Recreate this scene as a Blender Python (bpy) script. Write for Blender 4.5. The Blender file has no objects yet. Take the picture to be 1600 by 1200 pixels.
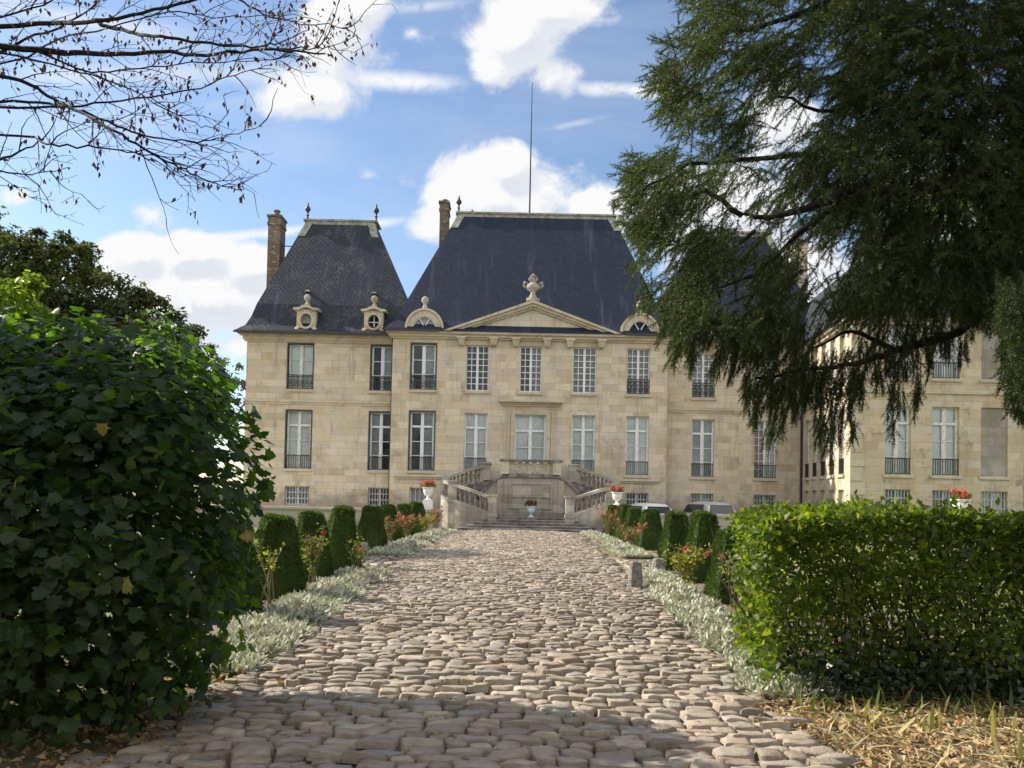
import bpy, math, random
import numpy as np
from mathutils import Vector, Matrix
C = bpy.context.scene
COL = C.collection
rad = math.radians
random.seed(7)
RNG = np.random.default_rng(11)

# ------------------------------------------------------------------ camera, sky, sun, exposure
F, SH, PITCH, ROLL = 1230.0, 143.0, 1.5, 1.2
CAM = Vector((0, 0, 1.6))
ROT = Matrix.Rotation(rad(90 + PITCH), 3, 'X') @ Matrix.Rotation(rad(ROLL), 3, 'Z')
cd = bpy.data.cameras.new('camera')
cam = bpy.data.objects.new('camera', cd)
COL.objects.link(cam)
cam.location = CAM
cam.rotation_euler = ROT.to_euler()
cd.sensor_width = 36
cd.lens = 36 * F / 1600
cd.shift_y = SH / 1600
cd.clip_end = 3000
C.camera = cam


def at(px, py, Y):
    d = ROT @ Vector(((px - 800) / F, (600 + SH - py) / F, -1))
    return CAM + d * (Y / d.y)


def gr(px, py):
    d = ROT @ Vector(((px - 800) / F, (600 + SH - py) / F, -1))
    return CAM + d * (-1.6 / d.z)


SUN_EL, SUN_AZ = 35.0, -72.0          # azimuth clockwise from +Y: the sun stands left and beyond the house
sdir = Vector((math.sin(rad(SUN_AZ)) * math.cos(rad(SUN_EL)), math.cos(rad(SUN_AZ)) * math.cos(rad(SUN_EL)), math.sin(rad(SUN_EL))))
sl = bpy.data.lights.new('sun', 'SUN')
sun = bpy.data.objects.new('sun', sl)
COL.objects.link(sun)
sun.rotation_euler = sdir.to_track_quat('Z', 'Y').to_euler()
sl.energy = 5.0
sl.angle = rad(0.5)
sl.color = (1.0, 0.90, 0.76)

C.view_settings.view_transform = 'Standard'
C.view_settings.look = 'None'
C.view_settings.gamma = 1
C.view_settings.exposure = 0.75
SKY_STRENGTH = 0.085


class NT:
    """small node builder"""
    def __init__(s, nt):
        s.nt = nt

    def n(s, typ, **kw):
        nd = s.nt.nodes.new(typ)
        for k, v in kw.items():
            if hasattr(nd, k) and k not in nd.inputs:
                setattr(nd, k, v)
            else:
                s.put(nd.inputs[k], v)
        return nd

    def put(s, sock, v):
        if isinstance(v, bpy.types.NodeSocket):
            s.nt.links.new(v, sock)
        else:
            if isinstance(v, (tuple, list)) and len(v) == 3 and sock.type == 'RGBA':
                v = (*v, 1)
            sock.default_value = v

    def m(s, op, a, b=None, c=None, clamp=False):
        nd = s.nt.nodes.new('ShaderNodeMath')
        nd.operation = op
        nd.use_clamp = clamp
        for i, v in enumerate((a, b, c)):
            if v is not None:
                s.put(nd.inputs[i], v)
        return nd.outputs[0]

    def mix(s, f, a, b, mode='MIX'):
        nd = s.nt.nodes.new('ShaderNodeMixRGB')
        nd.blend_type = mode
        s.put(nd.inputs[0], f)
        s.put(nd.inputs[1], a)
        s.put(nd.inputs[2], b)
        return nd.outputs[0]

    def ss(s, v, lo, hi, a=0.0, b=1.0):
        nd = s.nt.nodes.new('ShaderNodeMapRange')
        nd.interpolation_type = 'SMOOTHSTEP'
        s.put(nd.inputs['Value'], v)
        for k, x in (('From Min', lo), ('From Max', hi), ('To Min', a), ('To Max', b)):
            s.put(nd.inputs[k], x)
        return nd.outputs[0]

    def noise(s, vec, scale, detail=4, rough=.55, dist=0.0):
        nd = s.n('ShaderNodeTexNoise', Scale=scale, Detail=detail, Roughness=rough, Distortion=dist)
        if vec is not None:
            s.put(nd.inputs['Vector'], vec)
        return nd.outputs['Fac']


def build_world():
    w = bpy.data.worlds.new('World')
    C.world = w
    w.use_nodes = True
    nt = w.node_tree
    nt.nodes.clear()
    g = NT(nt)
    out = g.n('ShaderNodeOutputWorld')
    bg = g.n('ShaderNodeBackground', Strength=SKY_STRENGTH)
    nt.links.new(bg.outputs[0], out.inputs[0])
    sky = g.n('ShaderNodeTexSky')
    sky.sky_type = 'NISHITA'
    sky.sun_disc = False
    sky.sun_elevation = rad(SUN_EL)
    sky.sun_rotation = rad(SUN_AZ)
    sky.air_density = 1.0
    sky.dust_density = 0.5
    sky.ozone_density = 2.0
    tc = g.n('ShaderNodeTexCoord')
    sep = g.n('ShaderNodeSeparateXYZ', Vector=tc.outputs['Generated'])
    dx, dy, dz = sep.outputs
    front = g.ss(dy, 0.12, 0.3)
    yy = g.m('MAXIMUM', dy, 0.05)
    tx = g.m('DIVIDE', dx, yy)
    tz = g.m('DIVIDE', dz, yy)

    def field(tx, tz):
        v = g.n('ShaderNodeCombineXYZ', X=tx, Y=tz, Z=0.37).outputs[0]
        n = g.noise(v, 10.0, 10, .60, .25)
        n2 = g.noise(v, 3.4, 3, .5)
        D = None
        for (px, py, rx, rz, k) in CLOUDS:
            p = at(px, py, 1.0)
            ax = g.m('DIVIDE', g.m('SUBTRACT', tx, p.x), rx / F)
            az = g.m('DIVIDE', g.m('SUBTRACT', tz, p.z - 1.6), rz / F)
            r = g.m('SQRT', g.m('ADD', g.m('MULTIPLY', ax, ax), g.m('MULTIPLY', az, az)))
            e = g.m('MULTIPLY', g.m('SUBTRACT', 1.0, r), k)
            D = e if D is None else g.m('MAXIMUM', D, e)
        D = g.m('MAXIMUM', D, -1.2)
        nz = g.m('ADD', g.m('MULTIPLY', g.m('SUBTRACT', n, .5), 2.7), g.m('MULTIPLY', g.m('SUBTRACT', n2, .5), .9))
        return g.m('ADD', D, nz), n
    D, n = field(tx, tz)
    D2, _ = field(g.m('SUBTRACT', tx, 0.016), g.m('ADD', tz, 0.022))
    cover = g.ss(D, -0.10, 0.48)
    lit = g.ss(g.m('SUBTRACT', D, D2), -.42, .34)
    core = g.ss(D, .25, 1.3)
    # contrails and thin veil
    v = g.n('ShaderNodeCombineXYZ', X=tx, Y=tz, Z=3.1).outputs[0]
    wisp = g.noise(v, 26.0, 7, .65, .6)
    veil = None
    for (x0, y0, x1, y1, wd, k) in TRAILS:
        a, b = at(x0, y0, 1.0), at(x1, y1, 1.0)
        ux, uz = b.x - a.x, b.z - a.z
        L = math.hypot(ux, uz)
        ux, uz = ux / L, uz / L
        qx, qz = g.m('SUBTRACT', tx, a.x), g.m('SUBTRACT', tz, a.z - 1.6)
        s = g.m('ADD', g.m('MULTIPLY', qx, ux), g.m('MULTIPLY', qz, uz))
        t = g.m('SUBTRACT', g.m('MULTIPLY', qz, ux), g.m('MULTIPLY', qx, uz))
        t = g.m('ADD', t, g.m('MULTIPLY', g.m('SUBTRACT', wisp, .5), wd / F * .8))
        prof = g.ss(g.m('ABSOLUTE', t), wd / F, 0.0)
        along = g.m('MULTIPLY', g.ss(s, -.02, .08), g.ss(s, L + .02, L - .08))
        e = g.m('MULTIPLY', g.m('MULTIPLY', prof, along), g.m('MULTIPLY', g.ss(wisp, .2, .55), k))
        veil = e if veil is None else g.m('MAXIMUM', veil, e)
    # high thin cloud toward the upper left
    vv = g.n('ShaderNodeCombineXYZ', X=g.m('MULTIPLY', tx, .6), Y=g.m('MULTIPLY', tz, 1.9), Z=7.7).outputs[0]
    cir = g.ss(g.noise(vv, 5.5, 8, .62, .5), .44, .74)
    p = at(250, 90, 1.0)
    cirm = g.m('MULTIPLY', g.ss(tx, p.x + .32, p.x - .1), g.ss(tz, p.z - 1.6 - .17, p.z - 1.6 + .05))
    veil = g.m('MAXIMUM', veil, g.m('MULTIPLY', cir, g.m('ADD', g.m('MULTIPLY', cirm, .75), .12)))
    K = 1.0 / SKY_STRENGTH
    E = 2 ** -C.view_settings.exposure
    K *= E
    shade = (.70 * K, .75 * K, .84 * K)
    white = (.97 * K, .97 * K, .98 * K)
    grey = (.80 * K, .83 * K, .89 * K)
    cc = g.mix(lit, grey, white)
    cc = g.mix(g.m('MULTIPLY', core, g.ss(lit, .8, .1, 0, .8)), cc, shade)
    # deepen the blue a little: phone-like saturation of the clear sky
    skc = g.n('ShaderNodeHueSaturation', Saturation=1.0, Value=1.3, Color=sky.outputs[0]).outputs[0]
    sk = g.mix(g.m('MULTIPLY', veil, front), skc, (.95 * K, .97 * K, 1.0 * K))
    sk = g.mix(g.m('MULTIPLY', cover, front), sk, cc)
    # added bright cloud behind the camera, unseen, as fill light on the shaded facade
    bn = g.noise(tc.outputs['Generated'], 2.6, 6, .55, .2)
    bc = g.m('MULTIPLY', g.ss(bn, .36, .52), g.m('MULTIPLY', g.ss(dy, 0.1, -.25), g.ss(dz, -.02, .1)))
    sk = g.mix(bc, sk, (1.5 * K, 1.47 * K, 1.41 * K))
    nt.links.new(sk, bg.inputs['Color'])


# clouds: photo direction, radii, strength;  trails: a streak between two directions
CLOUDS = [(785, 315, 150, 75, 1.5), (790, 265, 62, 45, 1.4), (930, 330, 110, 45, 1.2), (690, 345, 60, 40, 1.1),
          (815, 60, 100, 80, 1.3), (870, 20, 95, 50, 1.2), (860, 110, 50, 45, 1.0), (770, 100, 50, 45, 1.1),
          (470, 150, 105, 48, 1.15), (530, 60, 85, 90, .8), (560, 10, 60, 50, .8),
          (330, 470, 190, 78, 1.5), (300, 395, 85, 36, 1.3), (215, 395, 50, 36, 1.0), (390, 420, 80, 40, 1.4), (380, 540, 70, 45, 1.0),
          (575, 275, 28, 14, .45), (235, 335, 40, 22, .4), (35, 310, 34, 16, .4), (645, 52, 34, 17, .45),
          (1120, 330, 150, 110, 1.2), (1260, 440, 150, 110, 1.2), (1200, 190, 90, 110, .8), (1500, 330, 160, 130, .9)]
TRAILS = [(110, 392, 670, 342, 13, 1.0), (500, 118, 740, 133, 24, 1.0), (860, 135, 1110, 148, 20, 1.0), (560, 18, 760, 2, 15, .6),
          (830, 208, 960, 180, 9, .6), (0, 118, 560, 112, 30, .5)]
build_world()

# ------------------------------------------------------------------ materials
MATS = {}


def new_mat(name):
    m = bpy.data.materials.new(name)
    m.use_nodes = True
    nt = m.node_tree
    b = nt.nodes['Principled BSDF']
    MATS[name] = m
    return m, NT(nt), b


def plain(name, col, rough=.6, metal=0.0, var=.25, scale=6.0, bump=0.0, spec=.4):
    m, g, b = new_mat(name)
    tc = g.n('ShaderNodeTexCoord')
    n = g.noise(tc.outputs['Object'], scale, 5, .6)
    lo = tuple(c * (1 - var) for c in col)
    hi = tuple(min(1, c * (1 + var)) for c in col)
    g.put(b.inputs['Base Color'], g.mix(g.ss(n, .3, .7), lo, hi))
    b.inputs['Roughness'].default_value = rough
    b.inputs['Metallic'].default_value = metal
    b.inputs['Specular IOR Level'].default_value = spec
    if bump:
        bp = g.n('ShaderNodeBump', Strength=bump, Distance=.02, Height=n)
        g.put(b.inputs['Normal'], bp.outputs[0])
    return m


def leafmat(name, cols, trans=.35, rough=.45, spec=.35, tcol=None, scale=1.2):
    """leaf: each leaf (mesh island) takes its own tone; light also passes through the blade"""
    m, g, b = new_mat(name)
    geo = g.n('ShaderNodeNewGeometry')
    r = geo.outputs['Random Per Island']
    cr = g.n('ShaderNodeValToRGB', Fac=r)
    el = cr.color_ramp.elements
    el[0].position, el[0].color = 0, (*cols[0], 1)
    el[1].position, el[1].color = 1, (*cols[-1], 1)
    for i, c in enumerate(cols[1:-1]):
        e = el.new((i + 1) / (len(cols) - 1))
        e.color = (*c, 1)
    tc = g.n('ShaderNodeTexCoord')
    n = g.noise(tc.outputs['Object'], scale, 3)
    col = g.mix(g.ss(n, .35, .65), cr.outputs[0], g.mix(1.0, cr.outputs[0], (.78, .82, .8), 'MULTIPLY'))
    g.put(b.inputs['Base Color'], col)
    b.inputs['Roughness'].default_value = rough
    b.inputs['Specular IOR Level'].default_value = spec
    if trans:
        t = g.n('ShaderNodeBsdfTranslucent')
        g.put(t.inputs['Color'], g.mix(1.0, col, tcol or (2.2, 2.4, .9), 'MULTIPLY'))
        mx = g.n('ShaderNodeMixShader', Fac=trans)
        g.nt.links.new(b.outputs[0], mx.inputs[1])
        g.nt.links.new(t.outputs[0], mx.inputs[2])
        o = [x for x in g.nt.nodes if x.type == 'OUTPUT_MATERIAL'][0]
        g.nt.links.new(mx.outputs[0], o.inputs['Surface'])
    return m


def stone(name, c1, c2, bw=.82, bh=.36, mort=.006, stain=.5, dirt_top=1.5, pale=.35, bump=.5):
    """ashlar: courses of blocks with their own tones, weather patches and a dirty foot"""
    m, g, b = new_mat(name)
    tc = g.n('ShaderNodeTexCoord')
    sp = g.n('ShaderNodeSeparateXYZ', Vector=tc.outputs['Object'])
    wob = g.noise(tc.outputs['Object'], 1.3, 2)
    u = g.m('ADD', sp.outputs[0], sp.outputs[1])
    zz = g.m('ADD', sp.outputs[2], g.m('MULTIPLY', wob, .03))
    v = g.n('ShaderNodeCombineXYZ', X=u, Y=zz, Z=0.0).outputs[0]

    def brick(a, b2, bias, off):
        t = g.n('ShaderNodeTexBrick')
        t.offset = .5
        t.squash = off
        t.squash_frequency = 3
        for k, val in (('Scale', 1.0), ('Mortar Size', mort), ('Mortar Smooth', .3), ('Bias', bias), ('Brick Width', bw), ('Row Height', bh)):
            t.inputs[k].default_value = val
        g.put(t.inputs['Vector'], v)
        g.put(t.inputs['Color1'], a)
        g.put(t.inputs['Color2'], b2)
        g.put(t.inputs['Mortar'], tuple(x * .72 for x in a))
        return t
    t1 = brick(c1, c2, 0.0, .75)
    col = t1.outputs['Color']
    v0 = v
    v = g.n('ShaderNodeCombineXYZ', X=g.m('ADD', u, bw * 23), Y=g.m('ADD', zz, bh * 42), Z=0.0).outputs[0]
    t2 = brick((0, 0, 0), (1, 1, 1), 0.0, .75)
    v = g.n('ShaderNodeCombineXYZ', X=g.m('ADD', u, bw * 61), Y=g.m('ADD', zz, bh * 90), Z=0.0).outputs[0]
    t3 = brick((0, 0, 0), (1, 1, 1), 0.0, .75)
    v = v0
    n1 = g.noise(tc.outputs['Object'], .55, 6, .6)
    n2 = g.noise(tc.outputs['Object'], 2.3, 7, .65)
    n3 = g.noise(tc.outputs['Object'], 14, 5, .6)
    ochre = tuple(a * f for a, f in zip(c2, (.95, .80, .58)))
    col = g.mix(g.ss(n2, .48, .66, 0, .6), col, ochre)
    col = g.mix(g.m('MULTIPLY', g.ss(t2.outputs['Color'], .72, .95), .55), col, tuple(a * f for a, f in zip(c1, (.86, .76, .62))))
    col = g.mix(g.m('MULTIPLY', g.ss(t3.outputs['Color'], .78, .95), .5), col, (.50, .47, .42))
    col = g.mix(g.m('MULTIPLY', g.ss(n1, .5, .66), pale), col, (.60, .56, .49))
    col = g.mix(g.m('MULTIPLY', g.ss(g.noise(v, 1.2, 9, .72), .53, .68), stain), col, (.20, .185, .165))
    col = g.mix(g.m('MULTIPLY', g.ss(n3, .55, .75), .35), col, g.mix(1.0, col, (.6, .56, .5), 'MULTIPLY'))
    # run-off streaks and the damp, lichened foot of the wall
    vs = g.n('ShaderNodeCombineXYZ', X=g.m('MULTIPLY', u, 2.2), Y=g.m('MULTIPLY', sp.outputs[2], .22), Z=1.0).outputs[0]
    col = g.mix(g.m('MULTIPLY', g.ss(g.noise(vs, 1.5, 6, .65), .52, .70), .5), col, (.25, .225, .19))
    foot = g.ss(g.m('ADD', sp.outputs[2], g.m('MULTIPLY', g.m('SUBTRACT', n2, .5), 2.6)), dirt_top + .5, dirt_top - .6)
    col = g.mix(g.m('MULTIPLY', foot, .62), col, (.18, .165, .15))
    g.put(b.inputs['Base Color'], col)
    b.inputs['Roughness'].default_value = .85
    b.inputs['Specular IOR Level'].default_value = .2
    h = g.m('ADD', g.m('MULTIPLY', t1.outputs['Fac'], -.5), g.m('ADD', g.m('MULTIPLY', n3, .5), n2))
    bp = g.n('ShaderNodeBump', Strength=bump, Distance=.03, Height=h)
    g.put(b.inputs['Normal'], bp.outputs[0])
    return m


def slate(name, c1, c2, lich, streak=.3):
    m, g, b = new_mat(name)
    tc = g.n('ShaderNodeTexCoord')
    sp = g.n('ShaderNodeSeparateXYZ', Vector=tc.outputs['Object'])
    nn = g.n('ShaderNodeSeparateXYZ', Vector=g.n('ShaderNodeNewGeometry').outputs['True Normal'])
    side = g.m('GREATER_THAN', g.m('ABSOLUTE', nn.outputs[0]), g.m('ABSOLUTE', nn.outputs[1]))
    u = g.m('ADD', g.m('MULTIPLY', sp.outputs[0], g.m('SUBTRACT', 1.0, side)), g.m('MULTIPLY', sp.outputs[1], side))
    v = g.n('ShaderNodeCombineXYZ', X=u, Y=sp.outputs[2], Z=0.0).outputs[0]
    t = g.n('ShaderNodeTexBrick')
    t.offset = .5
    for k, val in (('Scale', 1.0), ('Mortar Size', .010), ('Mortar Smooth', .3), ('Bias', -.1), ('Brick Width', .26), ('Row Height', .15)):
        t.inputs[k].default_value = val
    g.put(t.inputs['Vector'], v)
    g.put(t.inputs['Color1'], c1)
    g.put(t.inputs['Color2'], c2)
    g.put(t.inputs['Mortar'], tuple(x * .8 for x in c1))
    n = g.noise(tc.outputs['Object'], 1.1, 6, .65)
    n2 = g.noise(tc.outputs['Object'], 7, 5, .6)
    vs = g.n('ShaderNodeCombineXYZ', X=g.m('MULTIPLY', u, 1.4), Y=g.m('MULTIPLY', sp.outputs[2], .14), Z=4.0).outputs[0]
    st = g.ss(g.noise(vs, 1.6, 7, .7), .52, .75)
    col = g.mix(g.m('MULTIPLY', st, streak), t.outputs['Color'], (.13, .15, .18))
    col = g.mix(g.m('MULTIPLY', g.ss(g.m('MULTIPLY', n, n2), .26, .40), lich), col, (.13, .13, .12))
    g.put(b.inputs['Base Color'], col)
    g.put(b.inputs['Roughness'], g.ss(n2, .3, .7, .5, .7))
    b.inputs['Specular IOR Level'].default_value = .2
    bp = g.n('ShaderNodeBump', Strength=.5, Distance=.02, Height=g.m('ADD', g.m('MULTIPLY', t.outputs['Fac'], -.4), n2))
    g.put(b.inputs['Normal'], bp.outputs[0])
    return m


def glassmat():
    m, g, b = new_mat('window_glass')
    o = [x for x in g.nt.nodes if x.type == 'OUTPUT_MATERIAL'][0]
    g.nt.nodes.remove(b)
    tc = g.n('ShaderNodeTexCoord')
    n = g.noise(tc.outputs['Object'], 1.7, 3)
    bp = g.n('ShaderNodeBump', Strength=.15, Distance=.08, Height=n)
    gl = g.n('ShaderNodeBsdfGlossy', Roughness=.03, Color=(.9, .95, 1.0))
    g.put(gl.inputs['Normal'], bp.outputs[0])
    tr = g.n('ShaderNodeBsdfTransparent', Color=(.95, .97, .97))
    lw = g.n('ShaderNodeFresnel', IOR=1.45)
    mx = g.n('ShaderNodeMixShader', Fac=g.m('ADD', g.m('MULTIPLY', lw.outputs[0], 1.0), .01, clamp=True))
    g.nt.links.new(tr.outputs[0], mx.inputs[1])
    g.nt.links.new(gl.outputs[0], mx.inputs[2])
    g.nt.links.new(mx.outputs[0], o.inputs['Surface'])
    return m


M_WALL = stone('ashlar_limestone', (.465, .405, .32), (.62, .55, .44))
M_WALLP = stone('pale_limestone', (.50, .46, .375), (.57, .52, .43), stain=.4, dirt_top=-9, pale=.5)
M_TRIM = stone('moulded_limestone', (.47, .42, .33), (.55, .49, .39), bw=1.3, bh=.5, stain=.6, dirt_top=-9)
M_WING = stone('ochre_limestone', (.44, .375, .275), (.54, .47, .355), stain=.75)
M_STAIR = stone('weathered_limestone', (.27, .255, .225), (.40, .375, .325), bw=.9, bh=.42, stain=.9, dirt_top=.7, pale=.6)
M_STEP = plain('worn_step_stone', (.17, .165, .155), .8, var=.5, scale=3, bump=.4)
M_PARA = stone('grey_parapet_stone', (.36, .335, .29), (.43, .40, .345), bw=1.1, bh=.42, stain=.7, dirt_top=.1)
M_SLATE_OLD = slate('old_lichened_slate', (.020, .026, .037), (.027, .035, .048), .5, .35)
M_SLATE = slate('blue_slate', (.014, .020, .042), (.018, .026, .050), .08, .28)
M_LEAD = plain('lead_sheet', (.24, .25, .21), .6, var=.4, scale=4)
M_GUTTER = plain('dark_gutter', (.035, .036, .04), .5, var=.3)
M_BRICK = stone('brown_chimney_brick', (.14, .105, .085), (.20, .16, .13), bw=.24, bh=.08, mort=.01, stain=.6, dirt_top=-9, pale=.1)
M_WHITE = plain('white_window_paint', (.66, .70, .76), .5, var=.1, scale=9)
M_OLDPAINT = plain('weathered_paint', (.60, .62, .60), .6, var=.2, scale=7)
M_DARKFR = plain('dark_shutter_paint', (.055, .055, .06), .6, var=.3)
M_IRON = plain('wrought_iron', (.035, .037, .04), .5, metal=.3, var=.3)
M_GREYBAR = plain('grey_iron_bars', (.40, .41, .42), .55, var=.25)
M_CURT = plain('pale_inner_shutter', (.70, .73, .71), .8, var=.08, scale=2.2)
M_CURT2 = plain('grey_blind', (.30, .31, .33), .8, var=.2, scale=2)
M_MAUVE = plain('mauve_blind', (.24, .215, .215), .8, var=.2, scale=2)
M_ROOM = plain('dark_room', (.022, .021, .02), .9, var=.4, scale=1)
M_SKYROOM = plain('bright_room', (.85, .9, .95), .9, var=.1, scale=1)
M_BLIND = stone('grey_blocked_window', (.235, .225, .205), (.30, .285, .26), bw=.7, bh=.42, stain=.9, dirt_top=-9, pale=.3)
M_GLASS = glassmat()
M_CAST = plain('white_cast_urn', (.74, .74, .73), .5, var=.1)
M_BLUECAST = plain('pale_blue_urn', (.50, .60, .72), .4, var=.15)
M_PAPER = plain('notice_paper', (.82, .83, .84), .7, var=.05)

# ------------------------------------------------------------------ mesh helpers
ORG = {}


def tag(o, label=None, cat=None, group=None, kind=None):
    if label: o['label'] = label
    if cat: o['category'] = cat
    if group: o['group'] = group
    if kind: o['kind'] = kind
    return o


def empty(name, loc, label, cat, group=None):
    o = bpy.data.objects.new(name, None)
    o.empty_display_size = .2
    COL.objects.link(o)
    o.location = loc
    ORG[o] = Vector(loc)
    return tag(o, label, cat, group)


def link(name, me, mat, parent=None, org=None):
    o = bpy.data.objects.new(name, me)
    COL.objects.link(o)
    if mat: me.materials.append(mat)
    if parent is not None:
        o.parent = parent
        ORG[o] = ORG[parent]
    else:
        org = Vector(org) if org is not None else Vector((0, 0, 0))
        o.location = org
        ORG[o] = org
    d = ORG[o]
    if d.length > 0:
        me.transform(Matrix.Translation(-d))
    return o


def npmesh(name, V, Fs, smooth=False):
    me = bpy.data.meshes.new(name)
    V = np.asarray(V, dtype=np.float32)
    Fs = [np.asarray(f, dtype=np.int32) for f in Fs if len(f)]
    loops = np.concatenate([f.ravel() for f in Fs])
    tot = np.concatenate([np.full(len(f), f.shape[1], dtype=np.int32) for f in Fs])
    st = np.concatenate([[0], np.cumsum(tot)[:-1]]).astype(np.int32)
    me.vertices.add(len(V))
    me.vertices.foreach_set('co', V.ravel())
    me.loops.add(len(loops))
    me.loops.foreach_set('vertex_index', loops)
    me.polygons.add(len(tot))
    me.polygons.foreach_set('loop_start', st)
    if smooth:
        me.polygons.foreach_set('use_smooth', np.ones(len(tot), dtype=bool))
    me.update(calc_edges=True)
    return me


class MB:
    def __init__(s):
        s.v, s.f = [], []

    def add(s, vs, fs):
        o = len(s.v)
        s.v += [tuple(v) for v in vs]
        s.f += [tuple(i + o for i in f) for f in fs]

    def quad(s, a, b, c, d):
        s.add([a, b, c, d], [(0, 1, 2, 3)])

    def box(s, x0, x1, y0, y1, z0, z1):
        s.hexa([(x0, y0, z0), (x1, y0, z0), (x1, y1, z0), (x0, y1, z0), (x0, y0, z1), (x1, y0, z1), (x1, y1, z1), (x0, y1, z1)])

    def hexa(s, p):
        s.add(p, [(0, 3, 2, 1), (4, 5, 6, 7), (0, 1, 5, 4), (1, 2, 6, 5), (2, 3, 7, 6), (3, 0, 4, 7)])

    def loft(s, rings, cap0=True, cap1=True):
        n = len(rings[0])
        o = len(s.v)
        for r in rings: s.v += [tuple(p) for p in r]
        for i in range(len(rings) - 1):
            for j in range(n):
                k = (j + 1) % n
                s.f.append((o + i * n + j, o + i * n + k, o + (i + 1) * n + k, o + (i + 1) * n + j))
        if cap0: s.f.append(tuple(o + j for j in range(n))[::-1])
        if cap1: s.f.append(tuple(o + (len(rings) - 1) * n + j for j in range(n)))

    def lathe(s, prof, c, n=16):
        s.loft([[(c[0] + r * math.cos(2 * math.pi * k / n), c[1] + r * math.sin(2 * math.pi * k / n), c[2] + z) for k in range(n)] for r, z in prof])

    def tube(s, pts, rs, n=6):
        pts = [Vector(p) for p in pts]
        if not hasattr(rs, '__len__'): rs = [rs] * len(pts)
        rings = []
        up = Vector((.13, .31, .94))
        for i, p in enumerate(pts):
            t = (pts[min(i + 1, len(pts) - 1)] - pts[max(i - 1, 0)])
            if t.length < 1e-9: t = Vector((0, 0, 1))
            t.normalize()
            a = t.cross(up)
            if a.length < .05: a = t.cross(Vector((1, 0, 0)))
            a.normalize()
            b = t.cross(a)
            rings.append([p + (a * math.cos(2 * math.pi * k / n) + b * math.sin(2 * math.pi * k / n)) * rs[i] for k in range(n)])
        s.loft(rings)

    def prism(s, poly, axis_a, axis_b, off, ext, org=(0, 0, 0)):
        """polygon in the (axis_a, axis_b) plane pushed along ext"""
        a, b, e, o = Vector(axis_a), Vector(axis_b), Vector(ext), Vector(org) + Vector(off)
        r0 = [o + a * p + b * q for p, q in poly]
        s.loft([r0, [p + e for p in r0]])

    def build(s, name, mat, parent=None, org=None, smooth=False):
        me = bpy.data.meshes.new(name)
        me.from_pydata(s.v, [], s.f)
        if smooth:
            for p in me.polygons: p.use_smooth = True
        me.update()
        return link(name, me, mat, parent, org)


def unit(v):
    return v / np.maximum(np.linalg.norm(v, axis=1, keepdims=True), 1e-9)


def scatter(T, fs, pos, A, N, size):
    """template T (k,3) with faces fs placed at pos, tip along A, face towards N"""
    A = unit(A)
    B = unit(np.cross(N, A))
    Nn = np.cross(A, B)
    R = np.stack([A, B, Nn], axis=2)
    size = np.asarray(size)
    TT = T[None] * (size[:, None, None] if size.ndim == 1 else size[:, None, :])
    V = np.einsum('nij,nkj->nki', R, TT) + pos[:, None, :]
    k = len(T)
    off = (np.arange(len(pos)) * k)[:, None, None]
    return V.reshape(-1, 3), [(np.asarray(f)[None] + off).reshape(-1, len(f[0])) for f in fs]


def merge(parts):
    Vs, by = [], {}
    o = 0
    for V, Fs in parts:
        Vs.append(V)
        for f in Fs: by.setdefault(f.shape[1], []).append(f + o)
        o += len(V)
    return np.concatenate(Vs), [np.concatenate(b) for b in by.values()]


LEAF = np.array([(0, 0, 0), (.42, .27, .07), (1, 0, -.05), (.42, -.27, .07), (.5, 0, 0)])
LEAF_F = [[(0, 4, 1), (4, 2, 1), (0, 3, 4), (4, 3, 2)]]
_o = [(0, 0), (.04, .2), (-.05, .42), (.2, .36), (.42, .66), (.5, .34), (.68, .36), (1, 0)]
_o = _o + [(x, -y) for x, y in _o[1:-1][::-1]]
MAPLE = np.array([(.3, 0, .05)] + [(x, y, -.10 * abs(y) - .1 * x * x) for x, y in _o])
MAPLE_F = [[(0, i + 1, (i + 1) % len(_o) + 1) for i in range(len(_o))]]
BLADE = np.array([(0, -.06, 0), (0, .06, 0), (.5, -.16, .06), (.5, .16, .06), (1, 0, -.02)])
BLADE_F = [[(0, 2, 3, 1)], [(2, 4, 3)]]


def rnd_dirs(n, rng=RNG):
    return unit(rng.normal(size=(n, 3)))


def inpoly(poly, x, y):
    poly = np.array(poly, float)
    c = np.zeros(len(x), bool)
    j = len(poly) - 1
    for i in range(len(poly)):
        xi, yi, xj, yj = *poly[i], *poly[j]
        c ^= ((yi > y) != (yj > y)) & (x < (xj - xi) * (y - yi) / (yj - yi + 1e-12) + xi)
        j = i
    return c


# ------------------------------------------------------------------ the ground
m, g, b = new_mat('dry_earth_and_grass')
tc = g.n('ShaderNodeTexCoord')
n = g.noise(tc.outputs['Object'], .5, 6, .6)
n2 = g.noise(tc.outputs['Object'], 18, 5, .7)
col = g.mix(g.ss(n2, .35, .65), (.16, .12, .075), (.27, .21, .14))
col = g.mix(g.ss(n, .45, .6, 0, .6), col, (.10, .12, .035))
g.put(b.inputs['Base Color'], col)
b.inputs['Roughness'].default_value = .95
g.put(b.inputs['Normal'], g.n('ShaderNodeBump', Strength=.6, Distance=.04, Height=n2).outputs[0])
M_GROUND = m
M_LAWN = plain('lawn_grass', (.13, .15, .04), .9, var=.4, scale=3, bump=.5)
M_MULCH = plain('bark_mulch', (.18, .13, .105), .95, var=.6, scale=30, bump=.8)
M_GRAVEL = plain('courtyard_gravel', (.42, .38, .31), .95, var=.25, scale=40, bump=.4)
M_JOINT = plain('earth_joints', (.085, .065, .048), .95, var=.5, scale=20, bump=.5)


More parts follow.
